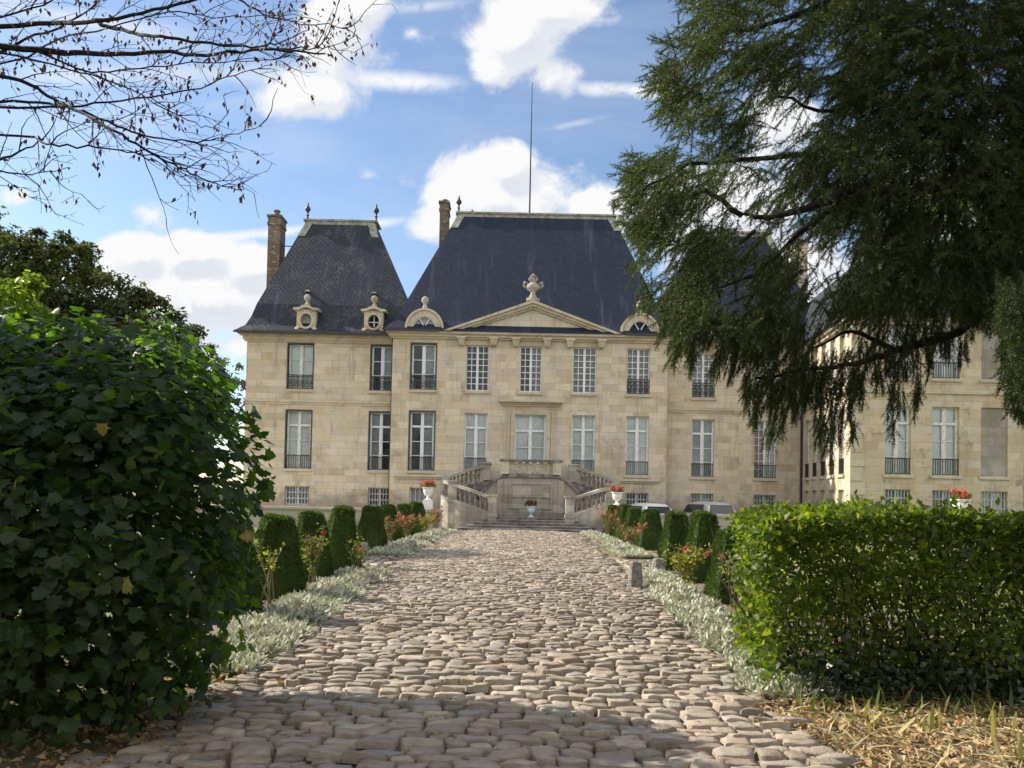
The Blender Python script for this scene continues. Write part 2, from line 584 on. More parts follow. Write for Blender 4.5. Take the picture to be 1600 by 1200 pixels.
def sheet(name, pts, z, mat, kind='structure'):
    o = MB()
    o.add([(x, y, z) for x, y in pts], [tuple(range(len(pts)))])
    return tag(o.build(name, mat), kind=kind)


sheet('ground', [(-900, -200), (900, -200), (900, 1500), (-900, 1500)], -0.03, M_GROUND)
sheet('courtyard', [(-22, 35.6), (30, 35.6), (30, 60), (-22, 60)], -0.015, M_GRAVEL)
sheet('lawn', [(-26, 9), (-4.9, 9), (-4.9, 35.2), (-26, 35.2)], -0.018, M_LAWN)
sheet('lawn', [(5.4, 9), (26, 9), (26, 35.2), (5.4, 35.2)], -0.018, M_LAWN)
for pts in ([(-4.85, 6.9), (-2.5, 6.9), (-2.5, 16.4), (-4.85, 16.4)], [(-4.85, 20.4), (-2.75, 20.4), (-2.75, 35.0), (-4.85, 35.0)],
            [(2.3, 6.9), (5.3, 6.9), (5.3, 17.2), (2.3, 17.2)], [(2.95, 21.5), (5.3, 21.5), (5.3, 35.0), (2.95, 35.0)]):
    sheet('flower_bed', pts, -0.012, M_MULCH)


def path_x(Y):
    """left and right edges of the cobbled path"""
    t = min(max((Y - 5) / 30, 0), 1)
    return -2.32 - .35 * t, 2.02 + 1.05 * t


def cobbles():
    rng = np.random.default_rng(5)
    P, S, rots = [], [], []

    def course(y0, y1, xa, xb, ang=0.0, cx=0, cy=0, lo=.13, hi=.31):
        d = y1 - y0
        x = xa - rng.random() * .2
        while x < xb:
            w = rng.uniform(lo, hi)
            P.append((x + w / 2, (y0 + y1) / 2 + rng.normal(0, .006)))
            S.append((w - .008, (d - .004) * rng.uniform(.86, 1.12)))
            x += w
    y = 2.6
    while y < 36.0:
        d = rng.uniform(.105, .165)
        xl, xr = path_x(y)
        course(y, y + d, xl + rng.uniform(-.12, .12), xr + rng.uniform(-.3, .02))
        y += d
    n0 = len(P)
    # the cross path: stones laid the other way
    for (x0, x1) in ((-9.0, -2.75), (2.75, 9.0)):
        x = x0
        while x < x1:
            d = rng.uniform(.17, .25)
            y = 17.4 + rng.uniform(-.15, .1)
            while y < 20.9:
                w = rng.uniform(.25, .5)
                P.append((x + d / 2, y + w / 2))
                S.append((d - .016, w - .02))
                y += w
            x += d
    P, S = np.array(P), np.array(S)
    # gentle waviness of the courses across the path
    N = len(P)
    X, Y = P[:, 0], P[:, 1].copy()
    wav = .10 * np.sin(X * 1.15 + Y * .35) + .06 * np.sin(X * 2.6 - Y * .9 + 1) + .05 * np.sin(Y * 1.9 + X * .4)
    Y = Y + wav + rng.normal(0, .014, N)
    rz = rng.normal(0, .07, N)
    tilt = np.stack([rng.normal(-.09, .10, N), rng.normal(0, .05, N)], 1)
    hgt = rng.uniform(.006, .020, N)
    zz = rng.normal(0, .0075, N)
    crown = .06 * (1 - ((X - .2) / 2.6) ** 2).clip(-.3, 1)
    G = 7
    t = np.array([-1, -.90, -.55, 0, .55, .90, 1])
    gx, gy = np.meshgrid(t, t)
    gx, gy = gx.ravel(), gy.ravel()
    r = (np.abs(gx) ** 9 + np.abs(gy) ** 9) ** (1 / 9)
    edge = np.maximum(np.abs(gx), np.abs(gy))
    sc = np.where(r > 1e-6, np.minimum(1, edge / np.maximum(r, 1e-6)), 1)   # pulls the corners in
    ux, uy = gx * sc, gy * sc
    dome = np.sqrt(np.clip(1 - (edge * .998) ** 14.0, 0, 1))
    k = G * G
    ph = rng.uniform(0, 6.28, (N, 4))
    wob = 1 + .06 * np.sin(3 * np.arctan2(gy, gx)[None] + ph[:, :1]) + .035 * np.sin(5 * np.arctan2(gy, gx)[None] + ph[:, 1:2])
    lx, ly = ux[None] * S[:, :1] / 2 * wob, uy[None] * S[:, 1:] / 2 * wob
    skew = rng.normal(0, .22, (N, 1))
    lx = lx + skew * ly
    cr_, sr_ = np.cos(rz)[:, None], np.sin(rz)[:, None]
    VX = X[:, None] + lx * cr_ - ly * sr_
    VY = Y[:, None] + lx * sr_ + ly * cr_
    lump = .004 * np.sin(ux[None] * 3.4 + ph[:, 2:3]) + .004 * np.sin(uy[None] * 4 + ph[:, 3:]) + rng.normal(0, .0036, (N, k))
    VZ = (-.05 + (dome[None] * (hgt[:, None] + .05)) + (zz + crown)[:, None]
          + dome[None] * (tilt[:, :1] * (uy[None] * S[:, 1:] / 2) + tilt[:, 1:] * (ux[None] * S[:, :1] / 2) + lump))
    V = np.stack([VX, VY, VZ], 2).reshape(-1, 3)
    q = np.array([(j * G + i, j * G + i + 1, (j + 1) * G + i + 1, (j + 1) * G + i) for j in range(G - 1) for i in range(G - 1)])
    Fq = (q[None] + (np.arange(N) * k)[:, None, None]).reshape(-1, 4)
    me = npmesh('cobbled_path', V, [Fq], smooth=True)
    inner = np.array([0 < i < G - 2 and 0 < j < G - 2 for j in range(G - 1) for i in range(G - 1)])
    me.polygons.foreach_set('use_smooth', np.tile(inner, N))
    m, g, b = new_mat('sandstone_setts')
    geo = g.n('ShaderNodeNewGeometry')
    tc = g.n('ShaderNodeTexCoord')
    cr = g.n('ShaderNodeValToRGB', Fac=geo.outputs['Random Per Island'])
    e = cr.color_ramp.elements
    e[0].color, e[1].color = (.215, .18, .138, 1), (.51, .43, .335, 1)
    x = e.new(.5)
    x.color = (.39, .325, .25, 1)
    x = e.new(.8)
    x.color = (.30, .275, .24, 1)
    n = g.noise(tc.outputs['Object'], 9, 7, .65)
    n2 = g.noise(tc.outputs['Object'], 60, 5, .65)
    col = g.mix(g.ss(n, .4, .7, 0, .65), cr.outputs[0], g.mix(1.0, cr.outputs[0], (.62, .57, .52), 'MULTIPLY'))
    col = g.mix(g.ss(n2, .45, .75, 0, .35), col, (.40, .36, .31))
    g.put(b.inputs['Base Color'], col)
    g.put(b.inputs['Roughness'], g.ss(n2, .3, .7, .5, .75))
    b.inputs['Specular IOR Level'].default_value = .4
    g.put(b.inputs['Normal'], g.n('ShaderNodeBump', Strength=.8, Distance=.014, Height=g.m('ADD', n2, n)).outputs[0])
    tag(link('cobbled_path', me, m), kind='structure')
    # earth between the stones: a gently cambered sheet under them
    B = MB()
    ys = np.linspace(2.5, 36.2, 60)
    rows = []
    for yv in ys:
        xl, xr = path_x(yv)
        rows.append([(xx, yv, -.028 + .06 * max(-.3, 1 - ((xx - .2) / 2.6) ** 2)) for xx in np.linspace(xl - .12, xr + .1, 12)])
    o = len(B.v)
    for r_ in rows: B.v += r_
    for i in range(len(rows) - 1):
        for j in range(11):
            B.f.append((i * 12 + j, i * 12 + j + 1, (i + 1) * 12 + j + 1, (i + 1) * 12 + j))
    tag(B.build('path_bed', M_JOINT), kind='structure')
    for (x0, x1) in ((-9.2, -2.75), (2.9, 9.2)):
        sheet('path_bed', [(x0, 17.3), (x1, 17.3), (x1, 21.1), (x0, 21.1)], -.010, M_JOINT)


cobbles()


# ------------------------------------------------------------------ the chateau
class Fac:
    """a facade: u along the wall, d outwards, z up"""
    def __init__(s, o, u, n):
        s.o, s.u, s.n = Vector(o), Vector(u).normalized(), Vector(n).normalized()

    def p(s, u, d, z):
        q = s.o + s.u * u + s.n * d
        return (q.x, q.y, z)

    def box(s, mb, u0, u1, d0, d1, z0, z1):
        mb.hexa([s.p(u0, d1, z0), s.p(u1, d1, z0), s.p(u1, d0, z0), s.p(u0, d0, z0), s.p(u0, d1, z1), s.p(u1, d1, z1), s.p(u1, d0, z1), s.p(u0, d0, z1)])

    def wall(s, mb, u0, u1, z0, z1, holes, depth=.32):
        us = sorted({u0, u1, *[h[0] for h in holes], *[h[1] for h in holes]})
        zs = sorted({z0, z1, *[h[2] for h in holes], *[h[3] for h in holes]})
        for i in range(len(us) - 1):
            for j in range(len(zs) - 1):
                cu, cz = (us[i] + us[i + 1]) / 2, (zs[j] + zs[j + 1]) / 2
                if any(h[0] < cu < h[1] and h[2] < cz < h[3] for h in holes): continue
                mb.quad(s.p(us[i], 0, zs[j]), s.p(us[i + 1], 0, zs[j]), s.p(us[i + 1], 0, zs[j + 1]), s.p(us[i], 0, zs[j + 1]))
        for a, b, c, d in [h[:4] for h in holes]:
            D = -depth
            mb.quad(s.p(a, 0, c), s.p(b, 0, c), s.p(b, D, c), s.p(a, D, c))
            mb.quad(s.p(a, D, d), s.p(b, D, d), s.p(b, 0, d), s.p(a, 0, d))
            mb.quad(s.p(a, 0, c), s.p(a, D, c), s.p(a, D, d), s.p(a, 0, d))
            mb.quad(s.p(b, D, c), s.p(b, 0, c), s.p(b, 0, d), s.p(b, D, d))


def railing(fac, par, u0, u1, z0, h, kind):
    r = MB()
    d0, d1 = -.05, -.02
    if kind == 'bars':
        fac.box(r, u0 + .01, u1 - .01, d0 - .01, d1 + .01, z0 + h - .04, z0 + h)
        fac.box(r, u0 + .01, u1 - .01, d0, d1, z0 + .03, z0 + .06)
        n = 11
        for i in range(n):
            u = u0 + (u1 - u0) * (i + .5) / n
            fac.box(r, u - .011, u + .011, d0 + .005, d1 - .005, z0 + .06, z0 + h - .04)
    else:
        for z in (z0 + .03, z0 + h * .22, z0 + h - .14, z0 + h - .03):
            fac.box(r, u0 + .01, u1 - .01, d0, d1, z, z + .03)
        w = u1 - u0
        zc = z0 + h * .5
        for k in range(5):
            uc = u0 + w * (k + .5) / 5
            R = .115 if k == 2 else .095
            for a in (0, 1):
                rr = R * (1 if a == 0 else .55)
                pts = [fac.p(uc + rr * math.cos(t * math.pi / 6), -.035, zc + rr * 1.35 * math.sin(t * math.pi / 6)) for t in range(13)]
                r.tube(pts, .014, 4)
        for k in range(6):
            uc = u0 + .02 + (w - .04) * k / 5
            fac.box(r, uc - .012, uc + .012, d0 + .004, d1 - .004, z0 + .03, z0 + h - .03)
        for k in range(10):
            uc = u0 + w * (k + .5) / 10
            pts = [fac.p(uc + .045 * math.cos(t * math.pi / 4), -.035, z0 + h - .075 + .035 * math.sin(t * math.pi / 4)) for t in range(9)]
            r.tube(pts, .008, 4)
    return r.build('railing', M_IRON, par)


def window(fac, par, u0, u1, z0, z1, style, back=M_ROOM, frame=M_WHITE, rail=None, casing=None, sill=True, rows=None, halves=None, rh=None):
    """one window: frame and glazing bars, glass, what is seen behind it, sill and rail"""
    f = MB()
    D0, D1 = -.25, -.17
    w = u1 - u0
    s = .055
    uc = (u0 + u1) / 2

    def fb(a, b, c, d, e0=D0, e1=D1):
        fac.box(f, a, b, e0, e1, c, d)
    fb(u0, u0 + s, z0, z1)
    fb(u1 - s, u1, z0, z1)
    fb(u0 + s, u1 - s, z1 - s, z1)
    fb(u0 + s, u1 - s, z0, z0 + s * 1.4)
    i0, i1, j0, j1 = u0 + s, u1 - s, z0 + s * 1.4, z1 - s
    e0, e1 = D0 + .012, D1 - .012
    if style == 'grid':
        fb(uc - .06, uc + .06, j0, j1, D0 + .004, D1 + .006)
        R = rows or 7
        for a, b2 in ((i0, uc - .06), (uc + .06, i1)):
            c = (a + b2) / 2
            fb(c - .019, c + .019, j0, j1, e0, e1)
            for k in range(1, R):
                z = j0 + (j1 - j0) * k / R
                fb(a, b2, z - .019, z + .019, e0 + .004, e1 - .004)
    elif style in ('french', 'casement'):
        top = j1
        if style == 'french':
            zt = z0 + (z1 - z0) * .755
            fb(i0, i1, zt - .055, zt + .055, D0 + .003, D1 + .004)
            fb(uc - .045, uc + .045, zt + .055, j1, e0, e1 + .006)
            top = zt - .055
            for a, b2 in ((i0, uc - .045), (uc + .045, i1)):
                fb(a, a + .035, zt + .055, j1, e0, e1)
                fb(b2 - .035, b2, zt + .055, j1, e0, e1)
        fb(uc - .055, uc + .055, j0, top, e0, D1 + .007)
        R = rows or 3
        for a, b2 in ((i0, uc - .055), (uc + .055, i1)):
            fb(a, a + .04, j0, top, e0, e1)
            fb(b2 - .04, b2, j0, top, e0, e1)
            for k in range(1, R):
                z = j0 + (top - j0) * k / R
                fb(a + .04, b2 - .04, z - .018, z + .018, e0 + .004, e1 - .004)
    elif style == 'bars':
        fb(uc - .035, uc + .035, j0, j1, e0, e1)
        for a, b2 in ((i0, uc - .035), (uc + .035, i1)):
            for k in range(1, 3):
                z = j0 + (j1 - j0) * k / 3
                fb(a, b2, z - .018, z + .018, e0 + .004, e1 - .004)
    elif style == 'panel':
        for k in range(1, 4):
            u = i0 + (i1 - i0) * k / 4
            fb(u - .012, u + .012, j0, j1, e0, e1)
    wo = f.build('window', frame, par)
    g_ = MB()
    zg = (D0 + D1) / 2
    g_.quad(fac.p(u0, zg, z0), fac.p(u1, zg, z0), fac.p(u1, zg, z1), fac.p(u0, zg, z1))
    if style != 'panel':
        g_.build('glass', M_GLASS, wo)
    if halves:
        for (a, b2, mt) in ((u0, uc, halves[0]), (uc, u1, halves[1])):
            k = MB()
            k.quad(fac.p(a, -.31, z0), fac.p(b2, -.31, z0), fac.p(b2, -.31, z1), fac.p(a, -.31, z1))
            k.build('room' if mt is M_ROOM else 'blind', mt, wo)
    else:
        k = MB()
        if back in (M_CURT, M_CURT2):      # panelled inner shutters: two leaves of raised panels
            fac.box(k, u0 + .01, u1 - .01, -.33, -.305, z0 + .01, z1 - .01)
            for a, b2 in ((i0 + .05, uc - .11), (uc + .11, i1 - .05)):
                fac.box(k, a, b2, -.305, -.295, z0 + .2, z0 + (z1 - z0) * .38)
                fac.box(k, a, b2, -.305, -.295, z0 + (z1 - z0) * .42, z0 + (z1 - z0) * .7)
                fac.box(k, a, b2, -.305, -.295, z0 + (z1 - z0) * .79, z1 - .12)
            k.build('inner_shutter', back, wo)
        else:
            k.quad(fac.p(u0, -.31, z0), fac.p(u1, -.31, z0), fac.p(u1, -.31, z1), fac.p(u0, -.31, z1))
            k.build({'dark_room': 'room'}.get(back.name, 'blind'), back, wo)
    if casing:
        k = MB()
        t = .07
        fac.box(k, u0 - t, u0, -.165, .02, z0, z1)
        fac.box(k, u1, u1 + t, -.165, .02, z0, z1)
        fac.box(k, u0 - t, u1 + t, -.165, .025, z1, z1 + t)
        k.build('casing', casing, wo)
    if sill:
        k = MB()
        fac.box(k, u0 - .09, u1 + .09, -.16, .09, z0 - .13, z0 - .002)
        k.build('sill', M_TRIM, wo)
    if style == 'bars':
        k = MB()
        n = 8
        for i in range(n):
            u = u0 + (u1 - u0) * (i + .5) / n
            fac.box(k, u - .018, u + .018, -.13, -.09, z0, z1)
        for z in (z0 + (z1 - z0) * .33, z0 + (z1 - z0) * .68):
            fac.box(k, u0, u1, -.125, -.10, z - .015, z + .015)
        k.build('bars', M_GREYBAR, wo)
    if rail:
        railing(fac, wo, u0, u1, z0, rh or (.72 if rail == 'bars' else .80), rail)
    return wo


XC = .92
CH = empty('chateau', (XC, 41, 0), 'long pale limestone chateau with steep slate roofs, pediment and two side pavilions', 'chateau')
ZU0, ZU1, ZL0, ZL1, ZB0, ZB1 = 7.05, 9.46, 2.82, 5.9, .9, 1.9
fl = Fac((0, 41.8, 0), (1, 0, 0), (0, -1, 0))
fm = Fac((0, 41.0, 0), (1, 0, 0), (0, -1, 0))
WIN_L = [(-12.05, -10.75), (-7.62, -6.46)]
WIN_M = [(-5.38, -4.12), (-2.54, -1.33), (.29, 1.44), (3.06, 4.3), (5.9, 7.1)]
WIN_R = [(9.5, 10.71), (12.85, 14.02)]


def simple_wall(fac, u0, u1, z0, z1, holes, name, back=10.0, mat=M_WALL, par=CH):
    w = MB()
    fac.wall(w, u0, u1, z0, z1, holes)
    for (ua, ub) in ((u0, u0), (u1, u1)):
        q = [fac.p(ua, 0, z0), fac.p(ua, -back, z0), fac.p(ua, -back, z1), fac.p(ua, 0, z1)]
        w.quad(*(q if ua == u0 else q[::-1]))
    w.quad(fac.p(u1, -back, z0), fac.p(u0, -back, z0), fac.p(u0, -back, z1), fac.p(u1, -back, z1))
    return w.build(name, mat, par)


hl = [(*WIN_L[i], a, b) for i in (0, 1) for a, b in ((ZU0, ZU1), (ZL0, ZL1), (ZB0, ZB1))]
XL0, XM0, XM1, XR1 = -14.28, -6.38, 8.02, 15.6
simple_wall(fl, XL0, XM0 + .3, -.1, 9.98, hl, 'wall', 9)
hr = [(*WIN_R[i], a, b) for i in (0, 1) for a, b in ((ZU0, ZU1), (ZL0, ZL1), (ZB0 + .08, ZB1 + .05))]
simple_wall(fl, XM1 - .3, XR1 + 1.0, -.1, 9.98, hr, 'wall', 9)
DOOR = (.1, 1.72, 2.45, 5.87)
hm = [(*w_, ZU0, ZU1) for w_ in WIN_M] + [(*w_, ZL0, ZL1) for i, w_ in enumerate(WIN_M) if i != 2] + [DOOR, (-5.32, -4.28, .2, 1.95), (5.92, 7.12, ZB0, ZB1)]
simple_wall(fm, XM0, XM1, -.1, 10.12, hm, 'wall', 12)

# windows, floor by floor
window(fl, CH, *WIN_L[0], ZU0, ZU1, 'casement', M_CURT, M_OLDPAINT, 'scroll', M_DARKFR)
window(fl, CH, *WIN_L[1], ZU0, ZU1, 'casement', halves=(M_ROOM, M_CURT2), rail='scroll', casing=M_DARKFR)
window(fl, CH, *WIN_L[0], ZL0, ZL1, 'french', M_CURT, M_OLDPAINT, 'bars', M_DARKFR)
window(fl, CH, *WIN_L[1], ZL0, ZL1, 'french', halves=(M_CURT2, M_ROOM), rail='bars', casing=M_DARKFR)
window(fl, CH, *WIN_L[0], ZB0, ZB1, 'bars', M_CURT2, sill=False)
window(fl, CH, *WIN_L[1], ZB0, ZB1, 'bars', M_ROOM, M_OLDPAINT, sill=False)
window(fm, CH, *WIN_M[0], ZU0, ZU1, 'casement', halves=(M_ROOM, M_CURT2), rail='scroll', casing=M_DARKFR)
window(fm, CH, *WIN_M[1], ZU0, ZU1, 'grid', M_ROOM)
window(fm, CH, *WIN_M[2], ZU0, ZU1, 'grid', halves=(M_ROOM, M_MAUVE))
window(fm, CH, *WIN_M[3], ZU0, ZU1, 'grid', M_MAUVE)
window(fm, CH, *WIN_M[4], ZU0, ZU1, 'grid', M_MAUVE, rail='scroll')
window(fm, CH, *WIN_M[0], ZL0, ZL1, 'french', halves=(M_ROOM, M_CURT2), rail='bars', casing=M_DARKFR)
for i in (1, 3, 4):
    window(fm, CH, *WIN_M[i], ZL0, ZL1, 'french', M_CURT, M_WHITE, 'bars')
window(fm, CH, -5.32, -4.28, .2, 1.95, 'panel', M_CURT2, M_OLDPAINT, sill=False)
window(fm, CH, 5.92, 7.12, ZB0, ZB1, 'bars', M_ROOM, sill=False)
window(fl, CH, *WIN_R[0], ZU0, ZU1, 'grid', halves=(M_CURT2, M_MAUVE), rail='scroll')
window(fl, CH, *WIN_R[1], ZU0, ZU1, 'grid', M_CURT2)
window(fl, CH, *WIN_R[0], ZL0, ZL1, 'french', M_CURT2, M_WHITE, 'bars')
window(fl, CH, *WIN_R[1], ZL0, ZL1, 'grid', halves=(M_CURT2, M_CURT), rail='bars')
for i in (0, 1):
    window(fl, CH, *WIN_R[i], ZB0 + .08, ZB1 + .05, 'bars', M_CURT2, sill=False)
dr = window(fm, CH, *DOOR, 'french', M_CURT, M_WHITE, sill=False)
dr.name = 'door'
k = MB()
fm.box(k, 1.12, 1.36, -.195, -.185, 3.3, 3.52)
k.build('notice', M_PAPER, dr)
k = MB()
for u in (-.42, -.2, 2.02, 2.24):
    fm.box(k, u - .035, u + .035, .0, .05, 2.5, 6.28)
fm.box(k, -.12, DOOR[0], .0, .07, 2.5, 6.02)
fm.box(k, DOOR[1], 1.94, .0, .07, 2.5, 6.02)
fm.box(k, DOOR[0], DOOR[1], .0, .07, 5.87, 6.02)
k.build('door_surround', M_TRIM, CH)
k = MB()
fm.box(k, -.62, 2.44, 0, .20, 6.40, 6.49)
fm.box(k, -.72, 2.54, 0, .36, 6.49, 6.60)
fm.box(k, -.55, 2.37, 0, .09, 6.3, 6.40)
k.build('door_cornice', M_TRIM, CH)

# mouldings: string courses, cornices, modillions
k = MB()
fl.box(k, XL0 - .06, XM0, 0, .10, 6.36, 6.50)
fl.box(k, XL0 - .03, XM0, 0, .05, 6.24, 6.36)
k.build('string_course', M_TRIM, CH)
k = MB()
fl.box(k, XM1, XR1 + .3, 0, .10, 6.36, 6.50)
fl.box(k, XM1, XR1 + .3, 0, .05, 6.24, 6.36)
k.build('string_course', M_TRIM, CH)
k = MB()
fm.box(k, XM0 + .3, -3.55, 0, .16, 2.50, 2.62)
fm.box(k, XM0 + .35, -3.7, 0, .08, 2.40, 2.50)
k.build('string_course', M_TRIM, CH)
k = MB()
fm.box(k, 5.5, 7.7, 0, .16, 2.50, 2.62)
fm.box(k, 5.6, 7.6, 0, .08, 2.40, 2.50)
k.build('string_course', M_TRIM, CH)
k = MB()
for fac, a, b_ in ((fl, XL0, XM0), (fl, XM1, XR1 + .8)):
    fac.box(k, a - .1, b_, 0, .10, 9.56, 9.66)
    fac.box(k, a - .18, b_, 0, .18, 9.66, 9.84)
    fac.box(k, a - .3, b_, 0, .30, 9.84, 9.97)
fm.box(k, XM0 - .08, XM1 + .08, 0, .10, 9.74, 9.84)
fm.box(k, XM0 - .20, XM1 + .20, 0, .22, 9.84, 9.97)
fm.box(k, XM0 - .32, XM1 + .32, 0, .34, 9.97, 10.10)
k.build('cornice', M_TRIM, CH)
k = MB()
for x in (-2.78, -1.1, .06, 1.70, 2.88, 4.52):
    k.hexa([(x - .12, 40.72, 9.42), (x + .12, 40.72, 9.42), (x + .12, 41, 9.42), (x - .12, 41, 9.42),
            (x - .2, 40.6, 9.74), (x + .2, 40.6, 9.74), (x + .2, 41, 9.74), (x - .2, 41, 9.74)])
    k.box(x - .24, x + .24, 40.56, 41, 9.74, 9.835)
    k.build('corbel', M_TRIM, CH)
    k = MB()
# pediment
PX0, PX1, PA = -3.7, 5.5, (.9, 11.78)
k = MB()
k.prism([(PX0 + .5, 10.11), (PX1 - .5, 10.11), (PA[0], PA[1] - .22)], (1, 0, 0), (0, 0, 1), (0, 40.86, 0), (0, 2.5, 0))
k.build('tympanum', M_WALLP, CH)
k = MB()
for sx, x0 in ((1, PX0), (-1, PX1)):
    for (t0, t1, y0) in ((0.0, .14, 40.5), (.14, .30, 40.62), (.30, .42, 40.74)):
        k.prism([(x0 + sx * t0 * 2.2, 10.112), (x0 + sx * (t1 * 2.2 + .02), 10.112), (PA[0], PA[1] - t1 * 1.0), (PA[0], PA[1] - t0 * 1.0)], (1, 0, 0), (0, 0, 1), (0, y0, 0), (0, .6, 0))
k.build('raking_cornice', M_TRIM, CH)
# carved trophy on the pediment
k = MB()
k.box(.56, 1.24, 40.6, 41.2, 11.72, 11.9)
k.lathe([(.30, 0), (.22, .12), (.12, .32), (.14, .45), (.33, .55), (.37, .68), (.32, .78), (.2, .84), (.16, .92), (.20, 1.02), (.1, 1.12), (.13, 1.22), (.08, 1.34), (.0, 1.4)], (.9, 40.9, 11.88), 14)
for sx in (-1, 1):
    k.tube([(.9 + sx * .34, 40.9, 12.5), (.9 + sx * .5, 40.88, 12.62), (.9 + sx * .46, 40.86, 12.8), (.9 + sx * .3, 40.86, 12.72)], [.06, .08, .06, .04], 6)
    k.tube([(.9 + sx * .04, 40.86, 12.75), (.9 + sx * .2, 40.8, 12.95), (.9 + sx * .12, 40.82, 13.15)], [.08, .07, .02], 6)
k.build('carved_finial', M_STAIR, CH, smooth=True)
# downpipes
k = MB()
k.tube([(XM0 - .09, 41.7, .1), (XM0 - .09, 41.7, 9.6), (XM0 - .09, 41.5, 9.9)], .065, 8)
k.build('downpipe', M_GUTTER, CH)
k = MB()
k.tube([(15.32, 41.7, .1), (15.32, 41.7, 9.6), (15.32, 41.5, 9.9)], .065, 8)
k.build('downpipe', M_GUTTER, CH)


def roof(rings, mat, name='roof'):
    k = MB()
    k.loft([[(a, c, z), (b_, c, z), (b_, d, z), (a, d, z)] for a, b_, c, d, z in rings], True, True)
    return k.build(name, mat, CH)


RL = [(-14.78, -5.0, 41.25, 50.9, 9.985), (-14.76, -5.0, 41.27, 50.9, 10.07), (-14.38, -5.2, 41.72, 50.4, 10.42), (-14.16, -5.45, 42.0, 50, 10.95), (-13.98, -5.8, 42.28, 49.7, 11.7), (-12.3, -8.25, 45.4, 46.6, 17.25)]
r_left = roof(RL, M_SLATE_OLD)
RR = [(7.0, 16.9, 41.25, 50.9, 9.985), (7.0, 16.88, 41.27, 50.9, 10.07), (7.2, 16.6, 41.72, 50.4, 10.42), (7.5, 16.4, 42.0, 50, 10.95), (7.8, 16.2, 42.28, 49.7, 11.7), (10.55, 14.75, 45.4, 46.6, 17.05)]
r_right = roof(RR, M_SLATE)
RM = [(-6.78, 8.42, 40.58, 53.4, 10.105), (-6.76, 8.4, 40.6, 53.4, 10.2), (-6.3, 7.95, 41.15, 52.9, 10.75), (-3.5, 5.7, 45.9, 47.3, 18.05)]
r_main = roof(RM, M_SLATE)
k = MB()
k.loft([[(-9, 43.8, 11), (-3, 43.8, 11), (-3, 49, 11), (-9, 49, 11)], [(-9, 45.9, 13.0), (-3, 45.9, 13.0), (-3, 47, 13.0), (-9, 47, 13.0)]])
k.loft([[(6, 43.8, 11), (11, 43.8, 11), (11, 49, 11), (6, 49, 11)], [(6, 45.9, 13.0), (11, 45.9, 13.0), (11, 47, 13.0), (6, 47, 13.0)]])
k.build('link_roof', M_SLATE_OLD, r_main)
k = MB()
k.box(XL0 - .53, XM0 - .25, 41.16, 41.245, 9.93, 10.03)
k.box(-6.9, -3.95, 40.49, 40.575, 10.06, 10.15)
k.box(5.75, 8.5, 40.49, 40.575, 10.06, 10.15)
k.box(XM1 + .3, 16.9, 41.16, 41.245, 9.93, 10.03)
k.build('gutter', M_GUTTER, CH)


def ridge(par, x0, x1, y0, y1, z, zc=.28, hip=(.30, .55, .95)):
    k = MB()
    k.box(x0 + .1, x1 - .1, y0 - .06, y1 + .06, z - .16, z + .1)
    k.box(x0 - .12, x1 + .12, y0 - .12, y1 + .12, z + .1, z + .2)
    dx, dy, dz = hip            # strips of lead folded down the hips
    for sx, x in ((-1, x0), (1, x1)):
        a = Vector((x - sx * .03, y0 - .05, z + .06))
        b_ = Vector((x + sx * dx, y0 - dy - .03, z - dz))
        w = Vector((-sx * .42, 0, 0))
        k.hexa([a, a + w, a + w + Vector((0, .2, 0)), a + Vector((sx * .05, .2, 0)), b_, b_ + w, b_ + w + Vector((0, .2, 0)), b_ + Vector((sx * .05, .2, 0))])
    k.build('ridge_cap', M_LEAD, par)
    for x in (x0 + .02, x1 - .02):
        k = MB()
        k.lathe([(.12, 0), (.07, .12), (.045, .3), (.1, .34), (.05, .4), (.05, .5), (.15, .62), (.17, .72), (.12, .82), (.05, .88), (.07, .95), (.0, 1.12)], (x, y0 + .3, z + .2), 10)
        k.build('finial', M_GUTTER, par, smooth=True)


ridge(r_left, -12.3, -8.25, 45.4, 46.6, 17.25, hip=(.30, .52, .95))
ridge(r_right, 10.55, 14.75, 45.4, 46.6, 17.05, hip=(.3, .52, .95))
ridge(r_main, -3.5, 5.7, 45.9, 47.3, 18.05, hip=(.36, .62, .95))
k = MB()
k.tube([(.72, 46.5, 18.2), (.72, 46.5, 22), (.72, 46.5, 26.4)], [.055, .04, .02], 6)
k.lathe([(.1, 0), (.13, .1), (.06, .3)], (.72, 46.5, 18.2), 8)
k.build('lightning_rod', M_IRON, r_main)


def chimney(par, x0, x1, y0, y1, z0, z1, pots=1, mat=M_BRICK):
    k = MB()
    k.box(x0, x1, y0, y1, z0, z1 - .6)
    k.box(x0 - .05, x1 + .05, y0 - .05, y1 + .05, z1 - .6, z1 - .45)
    k.box(x0 - .02, x1 + .02, y0 - .02, y1 + .02, z1 - .45, z1 - .12)
    k.box(x0 - .08, x1 + .08, y0 - .08, y1 + .08, z1 - .12, z1)
    c = k.build('chimney', mat, par)
    k = MB()
    k.lathe([(.19, 0), (.16, .1), (.14, .4), (.18, .42), (.18, .5), (.12, .5)], ((x0 + x1) / 2, (y0 + y1) / 2, z1), 10)


